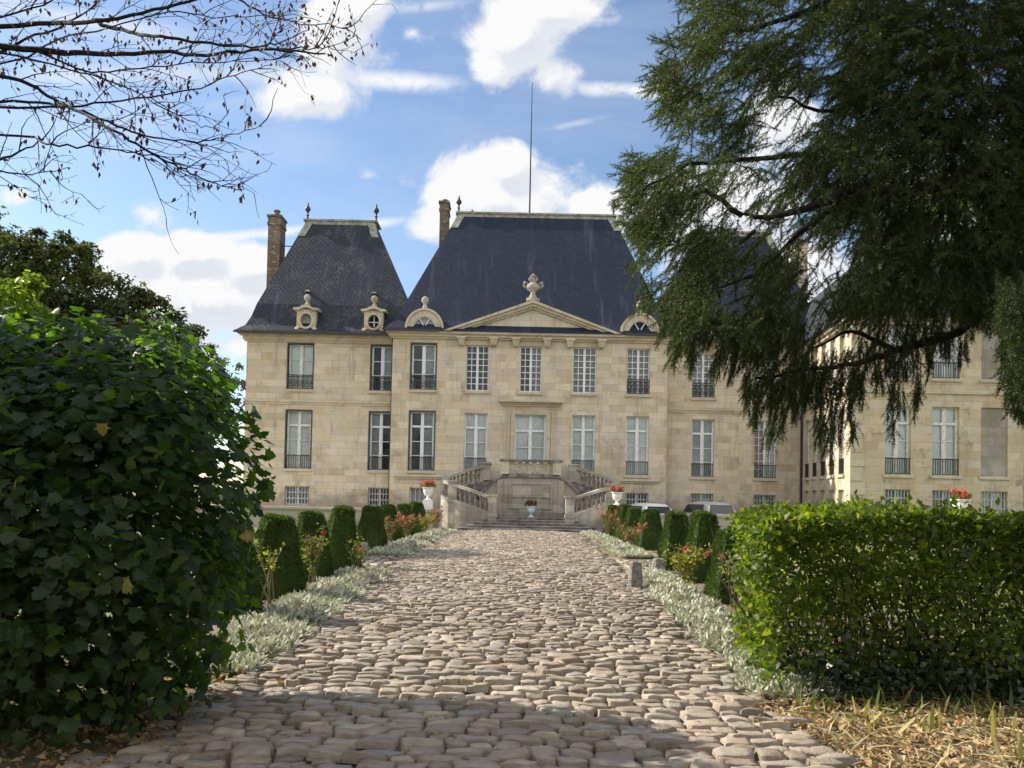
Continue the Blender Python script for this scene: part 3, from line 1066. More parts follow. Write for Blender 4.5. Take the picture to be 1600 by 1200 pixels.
chimney(r_left, -14.55, -13.85, 45.6, 46.7, 9.9, 17.75)
k = MB(); k.lathe([(.2, 0), (.17, .1), (.15, .3), (.2, .34), (.2, .42), (.12, .42)], (-14.2, 46.1, 17.75), 10); k.build('chimney_pot', M_BRICK, r_left)
k = MB(); k.tube([(-13.85, 45.9, 16.0), (-12.9, 45.9, 16.0)], .03, 5); k.build('tie_rod', M_IRON, r_left)
chimney(r_main, -4.72, -4.22, 47.4, 48.6, 12, 19.45)
k = MB(); k.lathe([(.17, 0), (.15, .1), (.14, .22), (.17, .28), (.1, .28)], (-4.47, 48, 19.45), 10); k.build('chimney_pot', M_BRICK, r_main)
chimney(r_right, 16.2, 16.95, 45.5, 46.8, 9.9, 17.0, mat=M_TRIM)
# small lead vents scattered on the slopes
def vent(par, px, py, Y):
    p = at(px, py, Y)
    k = MB()
    k.hexa([(p.x - .13, p.y - .18, p.z - .02), (p.x + .13, p.y - .18, p.z - .02), (p.x + .13, p.y + .2, p.z - .02), (p.x - .13, p.y + .2, p.z - .02),
            (p.x - .1, p.y - .12, p.z + .09), (p.x + .1, p.y - .12, p.z + .09), (p.x + .1, p.y + .2, p.z + .09), (p.x - .1, p.y + .2, p.z + .09)])
    k.build('roof_vent', M_LEAD, par)
for px, py, Y in ((536, 398, 44.4), (481, 456, 42.7), (585, 459, 42.7)): vent(r_left, px, py, Y)
for px, py, Y in ((762, 387, 44.65), (840, 390, 44.65), (919, 392, 44.65), (691, 464, 42.6), (788, 466, 42.6), (885, 468, 42.6), (976, 470, 42.6)): vent(r_main, px, py, Y)


def ring_slab(mb, outer, inner, y0, y1):
    n = len(outer)
    A = [(x, y0, z) for x, z in outer]; B = [(x, y0, z) for x, z in inner]
    A2 = [(x, y1, z) for x, z in outer]; B2 = [(x, y1, z) for x, z in inner]
    o = len(mb.v)
    mb.v += A + B + A2 + B2
    for i in range(n):
        j = (i + 1) % n
        mb.f += [(o + i, o + j, o + n + j, o + n + i), (o + 2 * n + i, o + 3 * n + i, o + 3 * n + j, o + 2 * n + j),
                 (o + i, o + 2 * n + i, o + 2 * n + j, o + j), (o + n + i, o + n + j, o + 3 * n + j, o + 3 * n + i)]


def ball_finial(par, x, y, z, s=1.0):
    k = MB()
    k.lathe([(.19 * s, 0), (.15 * s, .08 * s), (.08 * s, .22 * s), (.09 * s, .3 * s), (.17 * s, .38 * s), (.2 * s, .5 * s), (.15 * s, .62 * s), (.05 * s, .68 * s)], (x, y, z), 12)
    k.build('ball_finial', M_STAIR, par, smooth=True)


def lunette(x, par):
    y0, z0 = 40.72, 10.2
    n = 24
    outer, inner = [], []
    for i in range(n):
        t = math.pi * i / (n - 1)
        outer.append((x + .93 * math.cos(t), z0 + 1.0 * math.sin(t)))
        inner.append((x + .57 * math.cos(t), z0 + .08 + .58 * math.sin(t)))
    k = MB()
    ring_slab(k, outer, inner, y0, y0 + .5)
    o2 = [(x + (a - x) * 1.09, z0 + (b_ - z0) * 1.07) for a, b_ in outer]
    ring_slab(k, o2, [(x + (a - x) * .97, z0 + (b_ - z0) * .97) for a, b_ in outer], y0 - .08, y0 + .2)
    k.prism([(x + .86 * math.cos(math.pi * i / 12), z0 + .92 * math.sin(math.pi * i / 12)) for i in range(13)], (1, 0, 0), (0, 0, 1), (0, y0 + .51, 0), (0, 1.0, 0))
    d = k.build('dormer', M_TRIM, par)
    k = MB()
    k.prism([(x + .56 * math.cos(math.pi * i / 12), z0 + .08 + .57 * math.sin(math.pi * i / 12)) for i in range(13)], (1, 0, 0), (0, 0, 1), (0, y0 + .16, 0), (0, .1, 0))
    k.build('glass', M_CURT2 if x < 0 else M_ROOM, d)
    k = MB()
    for a in (60, 120):
        t = rad(a)
        k.tube([(x, y0 + .11, z0 + .12), (x + .55 * math.cos(t), y0 + .11, z0 + .08 + .57 * math.sin(t))], .035, 4)
    k.tube([(x + .55 * math.cos(math.pi * i / 12), y0 + .10, z0 + .1 + .55 * math.sin(math.pi * i / 12)) for i in range(13)], .04, 4)
    k.box(x - .56, x + .56, y0 + .07, y0 + .14, z0 + .06, z0 + .14)
    k.build('glazing_bars', M_WHITE, d)
    ball_finial(d, x, y0 + .15, z0 + 1.05, 1.0)


lunette(-4.72, r_main)
lunette(6.5, r_main)


def oculus(x, par, ball=True):
    y0, z0 = 41.55, 10.22
    n = 32
    outer, inner = [], []
    for i in range(n):
        t = 2 * math.pi * i / n
        inner.append((x + .30 * math.cos(t), z0 + .48 + .36 * math.sin(t)))
        c, s_ = math.cos(t), math.sin(t)
        q = max(abs(c) / .5, abs(s_) / .52)
        outer.append((x + c / q, z0 + .5 + s_ / q))
    k = MB()
    ring_slab(k, outer, inner, y0, y0 + .4)
    o2 = [(x + .42 * math.cos(2 * math.pi * i / n), z0 + .48 + .47 * math.sin(2 * math.pi * i / n)) for i in range(n)]
    ring_slab(k, o2, inner, y0 - .06, y0 + .02)
    k.box(x - .46, x + .46, y0 + .41, y0 + 1.4, z0, z0 + 1.0)
    # scrolled cap with a raised middle
    prof = [(-.66, 1.02), (-.66, 1.12), (-.5, 1.14), (-.34, 1.16), (-.2, 1.26), (0, 1.31), (.2, 1.26), (.34, 1.16), (.5, 1.14), (.66, 1.12), (.66, 1.02), (.4, 1.0), (.2, 1.1), (0, 1.15), (-.2, 1.1), (-.4, 1.0)]
    k.prism([(x + a, z0 + b_) for a, b_ in prof], (1, 0, 0), (0, 0, 1), (0, y0 - .14, 0), (0, .75, 0))
    k.box(x - .5, x + .5, y0 + .02, y0 + .5, z0 + 1.0, z0 + 1.09)
    for sx in (-1, 1):
        k.lathe([(.13, 0), (.15, .06), (.1, .14), (.03, .18)], (x + sx * .47, y0 + .0, z0 - .06), 8)
    d = k.build('dormer', M_TRIM, par)
    k = MB()
    k.prism([(x + .3 * math.cos(t * math.pi / 10), z0 + .48 + .36 * math.sin(t * math.pi / 10)) for t in range(20)], (1, 0, 0), (0, 0, 1), (0, y0 + .26, 0), (0, .1, 0))
    k.build('glass', M_CURT2 if x < -9 else M_ROOM, d)
    if x > -9:
        k = MB()
        k.box(x - .025, x + .025, y0 + .2, y0 + .25, z0 + .13, z0 + .83)
        k.box(x - .29, x + .29, y0 + .205, y0 + .245, z0 + .46, z0 + .51)
        k.build('glazing_bars', M_WHITE, d)
    ball_finial(d, x, y0 + .2, z0 + 1.27, .95)


for x in (-11.1, -7.52): oculus(x, r_left)
for x in (10.1, 13.75): oculus(x, r_right)

# ------------------------------------------------------------------ the side wing coming forward on the right
WG = empty('side_wing', (15, 34, 0), 'lower limestone wing coming forward on the right, seen behind the conifer', 'building')
fw = Fac((0, 34.0, 0), (1, 0, 0), (0, -1, 0))
X0, X1 = 14.62, 29.0
WW = [(16.1, 17.22), (18.15, 19.32), (20.26, 21.42), (22.4, 23.5), (24.5, 25.6)]
hw = []
for a, b_ in WW:
    hw += [(a, b_, 7.08, 9.46), (a, b_, 2.88, 5.86), (a, b_, 1.1, 2.24)]
w = MB()
fw.wall(w, X0, X1, -.1, 9.72, hw)
fs = Fac((15.4, 41.8, 0), (X0 - 15.4, 34.0 - 41.8, 0), (-(41.8 - 34.0), (X0 - 15.4) * -1 * -1, 0))
LS = math.hypot(X0 - 15.4, 7.8)
fs.n = Vector((-7.8, .78, 0)).normalized()
SW = [(.5 + i * 1.42, 1.28 + i * 1.42) for i in range(5)]
hs = []
for a, b_ in SW:
    hs += [(a, b_, 7.08, 9.4), (a, b_, 2.88, 5.86), (a, b_, .05, 2.2)]
fs.wall(w, 0, LS, -.1, 9.72, hs)
w.quad((X1, 34, -.1), (X1, 46, -.1), (X1, 46, 9.72), (X1, 34, 9.72))
w.build('wall', M_WING, WG)
k = MB()
for z in np.arange(.1, 9.3, .62):          # quoins at the near corner
    wd = .62 if int(z / .62) % 2 else .48
    fw.box(k, X0 - .03, X0 + wd, -.05, .035, z, z + .57)
fw.box(k, X0, X1, 0, .08, 6.42, 6.58)
fs.box(k, 0, LS, 0, .08, 6.42, 6.58)
fw.box(k, X0 - .16, X1, 0, .16, 9.4, 9.56)
fw.box(k, X0 - .3, X1, 0, .3, 9.56, 9.718)
fs.box(k, 0, LS, 0, .16, 9.4, 9.56)
fs.box(k, 0, LS, 0, .3, 9.56, 9.718)
k.build('mouldings', M_TRIM, WG)
for i, (a, b_) in enumerate(WW):
    if i in (0, 1, 4):
        window(fw, WG, a, b_, 7.08, 9.46, 'casement', M_CURT, M_WHITE, 'bars')
        window(fw, WG, a, b_, 2.88, 5.86, 'french', M_CURT, M_OLDPAINT, 'bars')
    else:
        for z0, z1 in ((7.08, 9.46), (2.88, 5.86)):
            k = MB()
            fw.box(k, a, b_, -.3, -.07, z0, z1)
            bw = k.build('blocked_window', M_BLIND, WG)
            k = MB()
            fw.box(k, a - .09, b_ + .09, -.06, .09, z0 - .13, z0 - .002)
            k.build('sill', M_TRIM, bw)
    window(fw, WG, a, b_, 1.1, 2.24, 'bars', M_CURT2 if i != 2 else M_CURT, sill=False)
for i, (a, b_) in enumerate(SW):
    window(fs, WG, a, b_, 7.08, 9.4, 'casement', M_ROOM, M_OLDPAINT)
    window(fs, WG, a, b_, 2.88, 5.86, 'french', M_ROOM, M_OLDPAINT, 'bars')
    window(fs, WG, a, b_, .05, 2.2, 'panel', M_CURT, M_OLDPAINT, sill=False)
k = MB()
k.loft([[(14.2, 33.5, 9.72), (29.4, 33.5, 9.72), (29.4, 46, 9.72), (15.0, 46, 9.72)], [(14.35, 33.7, 9.86), (29.3, 33.7, 9.86), (29.3, 46, 9.86), (15.2, 46, 9.86)],
        [(15.6, 34.9, 12.7), (28.6, 34.9, 12.7), (28.6, 45, 12.7), (16.4, 45, 12.7)], [(18.5, 38.4, 14.2), (26.5, 38.4, 14.2), (26.5, 42, 14.2), (18.9, 42, 14.2)]])
k.build('roof', M_SLATE_OLD, WG)

# ------------------------------------------------------------------ horseshoe staircase
ST = empty('horseshoe_staircase', (XC, 38, 0), 'weathered horseshoe staircase with stone balusters rising to the chateau door', 'staircase')


def spline(ctrl, n):
    ctrl = [Vector(c) for c in ctrl]
    pts = [ctrl[0] * 2 - ctrl[1]] + ctrl + [ctrl[-1] * 2 - ctrl[-2]]
    out = []
    for i in range(1, len(pts) - 2):
        for k in range(n):
            t = k / n
            p0, p1, p2, p3 = pts[i - 1:i + 3]
            out.append(.5 * ((2 * p1) + (p2 - p0) * t + (2 * p0 - 5 * p1 + 4 * p2 - p3) * t * t + (3 * p1 - p0 - 3 * p2 + p3) * t ** 3))
    out.append(ctrl[-1])
    return out


OUT_C = [(1.72, 36.95, .62), (2.95, 37.12, 1.05), (3.9, 37.75, 1.38), (4.0, 38.85, 1.62), (3.2, 39.75, 2.0), (2.0, 40.35, 2.36)]
INN_C = [(1.5, 38.05, .62), (2.1, 38.12, 1.0), (2.55, 38.3, 1.35), (2.62, 38.6, 1.62), (2.2, 38.95, 2.0), (1.5, 39.2, 2.36)]


def sweep(mb, pts, w0, w1, z0, z1, side):
    """rectangular section along a run of (x, y, z)"""
    rings = []
    for i, p in enumerate(pts):
        t = pts[min(i + 1, len(pts) - 1)] - pts[max(i - 1, 0)]
        n = Vector((t.y, -t.x, 0)).normalized() * side
        rings.append([p + n * w0 + Vector((0, 0, z0)), p + n * w1 + Vector((0, 0, z0)), p + n * w1 + Vector((0, 0, z1)), p + n * w0 + Vector((0, 0, z1))])
    mb.loft(rings)


BAL = [(.075, 0), (.075, .06), (.05, .09), (.075, .16), (.088, .24), (.075, .32), (.042, .40), (.038, .44), (.06, .47), (.06, .50), (.045, .53), (.075, .56), (.075, .60)]
bal_mesh = None
for sgn in (-1, 1):
    outp = [Vector((XC + sgn * p.x, p.y, p.z)) for p in spline(OUT_C, 8)]
    innp = [Vector((XC + sgn * p.x, p.y, p.z)) for p in spline(INN_C, 8)]
    n = len(outp)
    # solid flank under the outer edge
    k = MB()
    rings = []
    for i, p in enumerate(outp):
        t = outp[min(i + 1, n - 1)] - outp[max(i - 1, 0)]
        nn = Vector((t.y, -t.x, 0)).normalized() * sgn
        a, b_ = p - nn * .02, p + nn * .3
        rings.append([(a.x, a.y, -.05), (b_.x, b_.y, -.05), (b_.x, b_.y, p.z), (a.x, a.y, p.z)])
    k.loft(rings)
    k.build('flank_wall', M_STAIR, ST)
    # treads
    k = MB()
    N = 15
    for i in range(N):
        t0, t1 = i / N * (n - 1), (i + 1) / N * (n - 1)

        def L(ps, t):
            a = min(int(t), n - 2)
            return ps[a].lerp(ps[a + 1], t - a)
        z = .62 + (2.40 - .62) * (i + 1) / N
        a, b_, c, d = L(outp, t0), L(innp, t0), L(innp, t1), L(outp, t1)
        base = [(q.x, q.y, max(.0, z - .9)) for q in (a, b_, c, d)]
        top = [(q.x, q.y, z) for q in (a, b_, c, d)]
        k.hexa(base + top)
    k.build('treads', M_STEP, ST)
    k = MB()
    sweep(k, outp, -.05, .31, .005, .16, sgn)
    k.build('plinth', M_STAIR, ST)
    k = MB()
    sweep(k, outp, -.06, .30, .76, .90, sgn)
    k.build('handrail', M_STAIR, ST)
    # balusters, with a pier between the two runs and at the ends
    dist = [0]
    for i in range(1, n): dist.append(dist[-1] + (outp[i] - outp[i - 1]).length)

    def onp(s_):
        for i in range(1, n):
            if dist[i] >= s_:
                f_ = (s_ - dist[i - 1]) / max(1e-6, dist[i] - dist[i - 1])
                p = outp[i - 1].lerp(outp[i], f_)
                t = (outp[i] - outp[i - 1])
                nn = Vector((t.y, -t.x, 0)).normalized() * sgn
                return p + nn * .12
        return outp[-1]
    tot = dist[-1]
    s_ = .42
    mid = tot * .335
    while s_ < tot - .55:
        if abs(s_ - mid) > .3:
            q = onp(s_)
            if bal_mesh is None:
                k = MB()
                k.lathe(BAL, (0, 0, 0), 10)
                k.box(-.08, .08, -.08, .08, -.02, .03)
                me = bpy.data.meshes.new('baluster')
                me.from_pydata(k.v, [], k.f)
                for p_ in me.polygons: p_.use_smooth = len(p_.vertices) == 4
                me.materials.append(M_STAIR)
                bal_mesh = me
            o = bpy.data.objects.new('baluster', bal_mesh)
            COL.objects.link(o)
            o.parent = ST
            o.location = q + Vector((0, 0, .16)) - ORG[ST]
        s_ += .255
    for (s0, hw_) in ((.08, .2), (mid, .2), (tot - .28, .27)):
        q = onp(s0)
        k = MB()
        k.box(q.x - hw_, q.x + hw_, q.y - .2, q.y + .2, (-.05 if s0 != tot - .28 else 1.5), q.z + .93)
        k.box(q.x - hw_ - .05, q.x + hw_ + .05, q.y - .25, q.y + .25, q.z + .93, q.z + 1.02)
        k.box(q.x - hw_ - .04, q.x + hw_ + .04, q.y - .24, q.y + .24, q.z - .02, q.z + .14)
        k.build('pier', M_STAIR, ST)
# bottom steps
k = MB()
for i in range(5):
    hwid = 3.35 - i * .37
    y0 = 35.75 + i * .3
    z1 = .125 * (i + 1)
    k.box(XC - hwid, XC + hwid, y0 + .03, 38.4, z1 - .125 + (.001 if i else -.05), z1 - .045)
    k.box(XC - hwid - .02, XC + hwid + .02, y0, 38.4 + .002 * i, z1 - .045, z1)
k.build('bottom_steps', M_STEP, ST)
# wall with the blind panel, carrying the top landing
prof = [(-2.5, .6), (2.5, .6), (2.5, 1.5), (2.3, 1.78), (2.0, 2.1), (1.65, 2.42), (1.36, 2.55), (-1.36, 2.55), (-1.65, 2.42), (-2.0, 2.1), (-2.3, 1.78), (-2.5, 1.5)]
k = MB()
k.prism([(XC + a, b_) for a, b_ in prof], (1, 0, 0), (0, 0, 1), (0, 38.42, 0), (0, .5, 0))
k.box(XC - 1.36, XC + 1.36, 38.92, 41.0, .3, 2.44)
for sx in (-1, 1): k.box(XC + sx * 1.36 - .02, XC + sx * 1.36 + .02, 38.93, 40.9, .3, 2.43)
k.build('landing_wall', M_STAIR, ST)
k = MB()
cop = [Vector((XC + a, 38.42, b_)) for a, b_ in prof[2:]]
rings = []
for i, p in enumerate(cop):
    t = cop[min(i + 1, len(cop) - 1)] - cop[max(i - 1, 0)]
    nn = Vector((-t.z, 0, t.x)).normalized() * -1
    rings.append([p + nn * -.02 + Vector((0, -.12, 0)), p + nn * .12 + Vector((0, -.12, 0)), p + nn * .12 + Vector((0, .56, 0)), p + nn * -.02 + Vector((0, .56, 0))])
k.loft(rings)
k.build('coping', M_STEP, ST)
k = MB()
for a, b_, c, d in ((-1.05, 1.05, 1.0, 1.08), (-1.05, 1.05, 2.2, 2.28), (-1.05, -.97, 1.08, 2.2), (.97, 1.05, 1.08, 2.2), (-.97, .97, 1.55, 1.6)):
    k.box(XC + a, XC + b_, 38.36, 38.43, c, d)
for sx in (-1, 1): k.box(XC + sx * 1.5 - .14, XC + sx * 1.5 + .14, 38.34, 38.43, .62, 2.4)
k.box(XC - .55, XC + .55, 38.3, 38.43, .62, .98)
k.build('blind_panel', M_STAIR, ST)
for sx in (-1, 1):
    k = MB()
    k.box(XC + sx * 1.27 - .2, XC + sx * 1.27 + .2, 38.3, 38.75, 2.62, 3.3)
    k.build('landing_pier', M_WALLP, ST)
k = MB()
k.box(XC - 1.55, XC + 1.55, 38.24, 38.8, 3.3, 3.4)
k.box(XC - 1.08, XC + 1.08, 38.34, 38.72, 2.6, 2.7)
k.build('landing_rail', M_STEP, ST)
k = MB()                                                  # pierced interlace of rings
for i in range(6):
    cx = XC - .88 + i * .352
    for rr in (.165, .10):
        pts = [(cx + rr * math.cos(t * math.pi / 8), 38.5, 3.0 + rr * 1.55 * math.sin(t * math.pi / 8)) for t in range(17)]
        k.tube(pts, .045, 5)
    if i < 5:
        k.tube([(cx + .176 + .12 * math.cos(t * math.pi / 6), 38.5, 3.0 + .2 * math.sin(t * math.pi / 6)) for t in range(13)], .026, 5)
for sx in (-1, 1): k.box(XC + sx * 1.04 - .04, XC + sx * 1.04 + .04, 38.42, 38.6, 2.7, 3.3)
k.build('pierced_panel', M_WALLP, ST)

# ------------------------------------------------------------------ parapet walls
def parapet(x0, x1, y, z, label):
    k = MB()
    k.box(x0, x1, y, y + .4, -.05, z - .12)
    k.box(x0 - .05, x1 + .05, y - .07, y + .47, z - .12, z)
    k.box(x0, x1, y - .05, y + .45, -.04, .14)
    tag(k.build('parapet_wall', M_PARA, org=((x0 + x1) / 2, y, 0)), label, 'wall', 'low walls along the courtyard')


parapet(-17.5, -3.15, 35.45, .92, 'low grey stone wall behind the clipped yews left of the staircase')
parapet(5.05, 22.0, 35.6, .95, 'low grey stone wall in front of the parked cars on the right')

# ------------------------------------------------------------------ urns with geraniums
M_GER = leafmat('geranium_petals', [(.42, .06, .035), (.55, .12, .07), (.62, .24, .15)], .15, tcol=(1.2, 1.0, 1.0))
M_GERD = leafmat('dark_red_petals', [(.16, .01, .015), (.25, .02, .02)], .1, tcol=(1.1, 1, 1))
M_GERL = leafmat('geranium_leaves', [(.05, .10, .02), (.10, .16, .04)], .3)


def cloud_leaves(c, rad3, n, size, T=LEAF, TF=LEAF_F, rng=RNG, shell=.5, up=.4, jit=.9):
    d = rnd_dirs(n, rng)
    r = (shell + (1 - shell) * rng.random((n, 1)) ** .5)
    pos = np.asarray(c) + d * r * np.asarray(rad3)
    N = unit(d + np.array([0, 0, up]) + rng.normal(0, jit, (n, 3)))
    A = unit(np.cross(N, rng.normal(size=(n, 3))))
    return scatter(T, TF, pos, A, N, size * rng.uniform(.7, 1.3, n))


def flower_urn(loc, s, label, petals, cast=M_CAST, ped=None, trail=0.0, seed=1):
    rng = np.random.default_rng(seed)
    u = empty('flower_urn', loc, label, 'flower urn', 'flower urns round the courtyard')
    x, y, z = loc
    k = MB()
    if ped: k.box(x - .3 * s, x + .3 * s, y - .3 * s, y + .3 * s, z, z + ped)
    z2 = z + (ped or 0)
    k.box(x - .2 * s, x + .2 * s, y - .2 * s, y + .2 * s, z2 + .001, z2 + .06 * s)
    k.lathe([(.18 * s, .06 * s), (.1 * s, .12 * s), (.08 * s, .2 * s), (.12 * s, .25 * s), (.24 * s, .34 * s), (.29 * s, .5 * s), (.3 * s, .66 * s), (.36 * s, .74 * s), (.37 * s, .79 * s), (.30 * s, .79 * s), (.28 * s, .7 * s)], (x, y, z2), 20)
    k.build('urn', cast, u)
    c = (x, y, z2 + .88 * s)
    V, Fs = cloud_leaves(c, (.38 * s + trail, .38 * s, .17 * s), 260, .10 * s, rng=rng)
    link('foliage', npmesh('foliage', V, Fs), M_GERL, u)
    parts = []
    for _ in range(26):
        a = rng.uniform(0, 6.28)
        q = np.array(c) + np.array([math.cos(a) * rng.uniform(0, .42 * s + trail), math.sin(a) * rng.uniform(0, .4) * s, rng.uniform(-.02, .26) * s])
        parts.append(cloud_leaves(q, (.085 * s,) * 3, 34, .075 * s, rng=rng))
    V, Fs = merge(parts)
    link('blossom', npmesh('blossom', V, Fs), petals, u)
    return u


flower_urn((-3.78, 35.65, .92), .74, 'white urn of red geraniums on the low wall left of the staircase', M_GER, ped=.42, trail=.10, seed=3)
flower_urn((4.78, 35.65, .92), .74, 'white urn of red geraniums beside the staircase, above the right row of yews', M_GER, ped=.38, seed=4)
flower_urn((XC + .02, 37.55, .625), .66, 'small pale blue urn of dark red flowers in the middle of the staircase', M_GERD, M_BLUECAST, seed=5)
flower_urn((16.55, 29.0, .8), .95, 'white urn of red geraniums rising above the hedge at the far right', M_GER, ped=.28, seed=6)
k = MB()
k.box(16.1, 17.0, 28.55, 29.45, -.05, .7)
k.box(16.05, 17.05, 28.5, 29.5, .7, .8)
tag(k.build('urn_pedestal', M_PARA, org=(16.55, 29, 0)), 'stone pedestal under the urn behind the hedge at the far right', 'pedestal')

# ------------------------------------------------------------------ stone posts
def stone_post(x, y, w, h, label, seed):
    rng = random.Random(seed)
    k = MB()
    rings = []
    for z, s in ((-.05, 1.0), (h * .3, .99), (h * .7, .93), (h * .93, .86), (h, .68)):
        r_ = w / 2 * s
        rings.append([(x + a * r_ + rng.uniform(-.012, .012), y + b_ * r_ + rng.uniform(-.012, .012), z + rng.uniform(-.01, .01)) for a, b_ in ((-1, -.7), (-.7, -1), (.7, -1), (1, -.7), (1, .7), (.7, 1), (-.7, 1), (-1, .7))])
    k.loft(rings)
    tag(k.build('stone_post', M_POST, org=(x, y, 0)), label, 'stone post', 'stone posts beside the path')


M_POST = plain('post_stone', (.20, .19, .17), .85, var=.4, scale=9, bump=.6)
stone_post(2.24, 14.1, .24, .47, 'largest stone post, at the near end of the right silver border', 1)
stone_post(3.25, 17.3, .26, .30, 'stone post half hidden behind the silver border, right of the largest post', 2)
stone_post(3.1, 22.4, .25, .22, 'small dark stone post at the far right corner of the path crossing', 3)
stone_post(-2.74, 21.9, .26, .30, 'low stone post among silver leaves at the far left border', 4)
stone_post(-3.5, 18.9, .2, .42, 'stone post tucked beside a clipped yew left of the crossing', 5)

# ------------------------------------------------------------------ clipped yews
M_YEW = leafmat('yew_leaf', [(.026, .052, .012), (.046, .082, .016), (.08, .125, .024)], .22, .5, .25, (2.6, 2.8, .8))


def yew_mesh(seed, b=.375, t=.18, h=1.15):
    rng = np.random.default_rng(seed)
    n = 12500
    hh = rng.random(n) ** .95 * h
    face = rng.integers(0, 5, n)
    q = rng.uniform(-1, 1, n)
    q2 = rng.uniform(-1, 1, n)
    w = b + (t - b) * (hh / h) ** 1.15
    P = np.zeros((n, 3)); N = np.zeros((n, 3))
    for f_, (ax, sg) in enumerate(((0, 1), (0, -1), (1, 1), (1, -1))):
        s_ = face == f_
        P[s_, ax] = sg * w[s_]
        P[s_, 1 - ax] = q[s_] * w[s_]
        P[s_, 2] = hh[s_]
        N[s_, ax] = sg
        N[s_, 2] = .15
    s_ = face == 4
    P[s_] = np.stack([q[s_] * t, q2[s_] * t, np.full(s_.sum(), h)], 1)
    N[s_, 2] = 1
    # soften the corners, lumps from clipping
    rr = np.linalg.norm(P[:, :2], axis=1)
    lim = (w * 1.26)
    P[:, :2] *= np.minimum(1, lim / np.maximum(rr, 1e-6))[:, None]
    lump = .02 * np.sin(P[:, 0] * 11 + seed) + .018 * np.sin(P[:, 2] * 9 + P[:, 1] * 8 + seed) + rng.normal(0, .016, n)
    P += N * lump[:, None]
    Nn = unit(N + rng.normal(0, .75, (n, 3)))
    A = unit(N * .9 + np.array([0, 0, .5]) + rng.normal(0, .6, (n, 3)))
    sz = rng.uniform(.028, .055, n)
    parts = [scatter(LEAF * np.array([1, .6, 1]), LEAF_F, P, A, np.cross(A, Nn), sz)]
    k = MB()
    rings = []
    for z in (0, h * .5, h * .85, h - .03):
        w_ = (b + (t - b) * (z / h) ** 1.15) - .035
        rings.append([(w_ * a, w_ * b_, z) for a, b_ in ((-1, -.75), (-.75, -1), (.75, -1), (1, -.75), (1, .75), (.75, 1), (-.75, 1), (-1, .75))])
    k.loft(rings)
    me2 = npmesh('clipped_yew', parts[0][0], parts[0][1])
    base = bpy.data.meshes.new('core')
    base.from_pydata(k.v, [], k.f)
    import bmesh
    bm = bmesh.new(); bm.from_mesh(me2); bm.from_mesh(base)
    bm.to_mesh(me2); bm.free()
    me2.materials.append(M_YEW)
    return me2


YM = [yew_mesh(1), yew_mesh(2)]
YEWS = [(-3.55, 10.0, 1.0, 1.02, 'clipped yew half hidden by the big dark bush at the left'),
        (-3.55, 12.05, 1.0, 1.02, 'nearest fully visible clipped yew of the left row, beside leggy yellow stems'),
        (-3.66, 14.5, 1.0, 1.03, 'clipped yew of the left row with the rose bush in front of it'),
        (-3.56, 16.7, 1.0, 1.08, 'clipped yew of the left row just before the path crossing'),
        (-4.0, 22.6, 1.12, 1.02, 'clipped yew of the left row just beyond the path crossing'),
        (-4.1, 26.2, 1.1, 1.02, 'clipped yew of the left row behind the red rose, second beyond the crossing'),
        (-4.05, 29.6, 1.1, 1.02, 'clipped yew of the left row, second from the low wall'),
        (-3.95, 33.0, 1.1, 1.05, 'farthest clipped yew of the left row, under the white urn'),
        (3.55, 12.6, 1.05, .95, 'nearest clipped yew on the right, partly behind the hedge corner'),
        (3.85, 15.7, 1.12, 1.13, 'broad clipped yew on the right with a yellow rose bush before it'),
        (3.75, 17.9, 1.0, 1.10, 'clipped yew on the right just behind the broad one, by the crossing'),
        (4.45, 25.2, 1.25, 1.05, 'broad clipped yew on the right just beyond the path crossing'),
        (4.35, 28.0, 1.1, 1.06, 'clipped yew on the right behind the orange roses, second beyond the crossing'),
        (4.5, 31.0, 1.15, 1.12, 'clipped yew on the right, second from the staircase'),
        (4.45, 34.2, 1.1, 1.08, 'farthest clipped yew on the right, under the white urn')]
for i, (x, y, s, sh, lab) in enumerate(YEWS):
    o = bpy.data.objects.new('clipped_yew', YM[i % 2])
    COL.objects.link(o)
    o.location = (x, y, 0)
    o.scale = (s, s, sh)
    o.rotation_euler = (0, 0, rad(random.uniform(-5, 5) + 90 * (i % 3)))
    tag(o, lab, 'topiary', 'clipped yews in rows beside the path')

# ------------------------------------------------------------------ silver ground cover
M_SILVER = leafmat('silver_leaf', [(.38, .385, .295), (.50, .495, .40), (.64, .625, .53)], .18, .8, .15, (1.2, 1.3, .9), scale=4)


def silver(x0f, x1f, y0, y1, n, seed, big=1.0):
    rng = np.random.default_rng(seed)
    y = y0 + (y1 - y0) * rng.random(n) ** 1.25
    t = rng.random(n)
    a, b_ = x0f(y), x1f(y)
    edge = .06 * np.sin(y * 3.1 + seed) + .05 * np.sin(y * 7.3)
    x = a + (b_ - a) * t + edge
    hump = (1 - (2 * t - 1) ** 4) * (1 - np.abs(2 * (y - y0) / (y1 - y0) - 1) ** 10)
    z = hump * (.07 + .05 * np.sin(x * 5 + y * 3.3) + .05 * np.sin(y * 5.7 - x * 4)) * rng.uniform(.35, 1.05, n)
    P = np.stack([x, y, np.maximum(z, 0.005)], 1)
    az = rng.uniform(0, 6.28, n)
    el = rng.uniform(.15, 1.25, n)
    A = np.stack([np.cos(az) * np.cos(el), np.sin(az) * np.cos(el), np.sin(el)], 1)
    N = unit(np.array([0, 0, 1.0]) + rng.normal(0, .35, (n, 3)))
    V, Fs = scatter(BLADE, BLADE_F, P, A, N, rng.uniform(.07, .14, n) * big)
    me = npmesh('silver_ground_cover', V, Fs)
    o = link('silver_ground_cover', me, M_SILVER)
    return o


def lin(a, b_, y0, y1):
    return lambda y: a + (b_ - a) * (y - y0) / (y1 - y0)


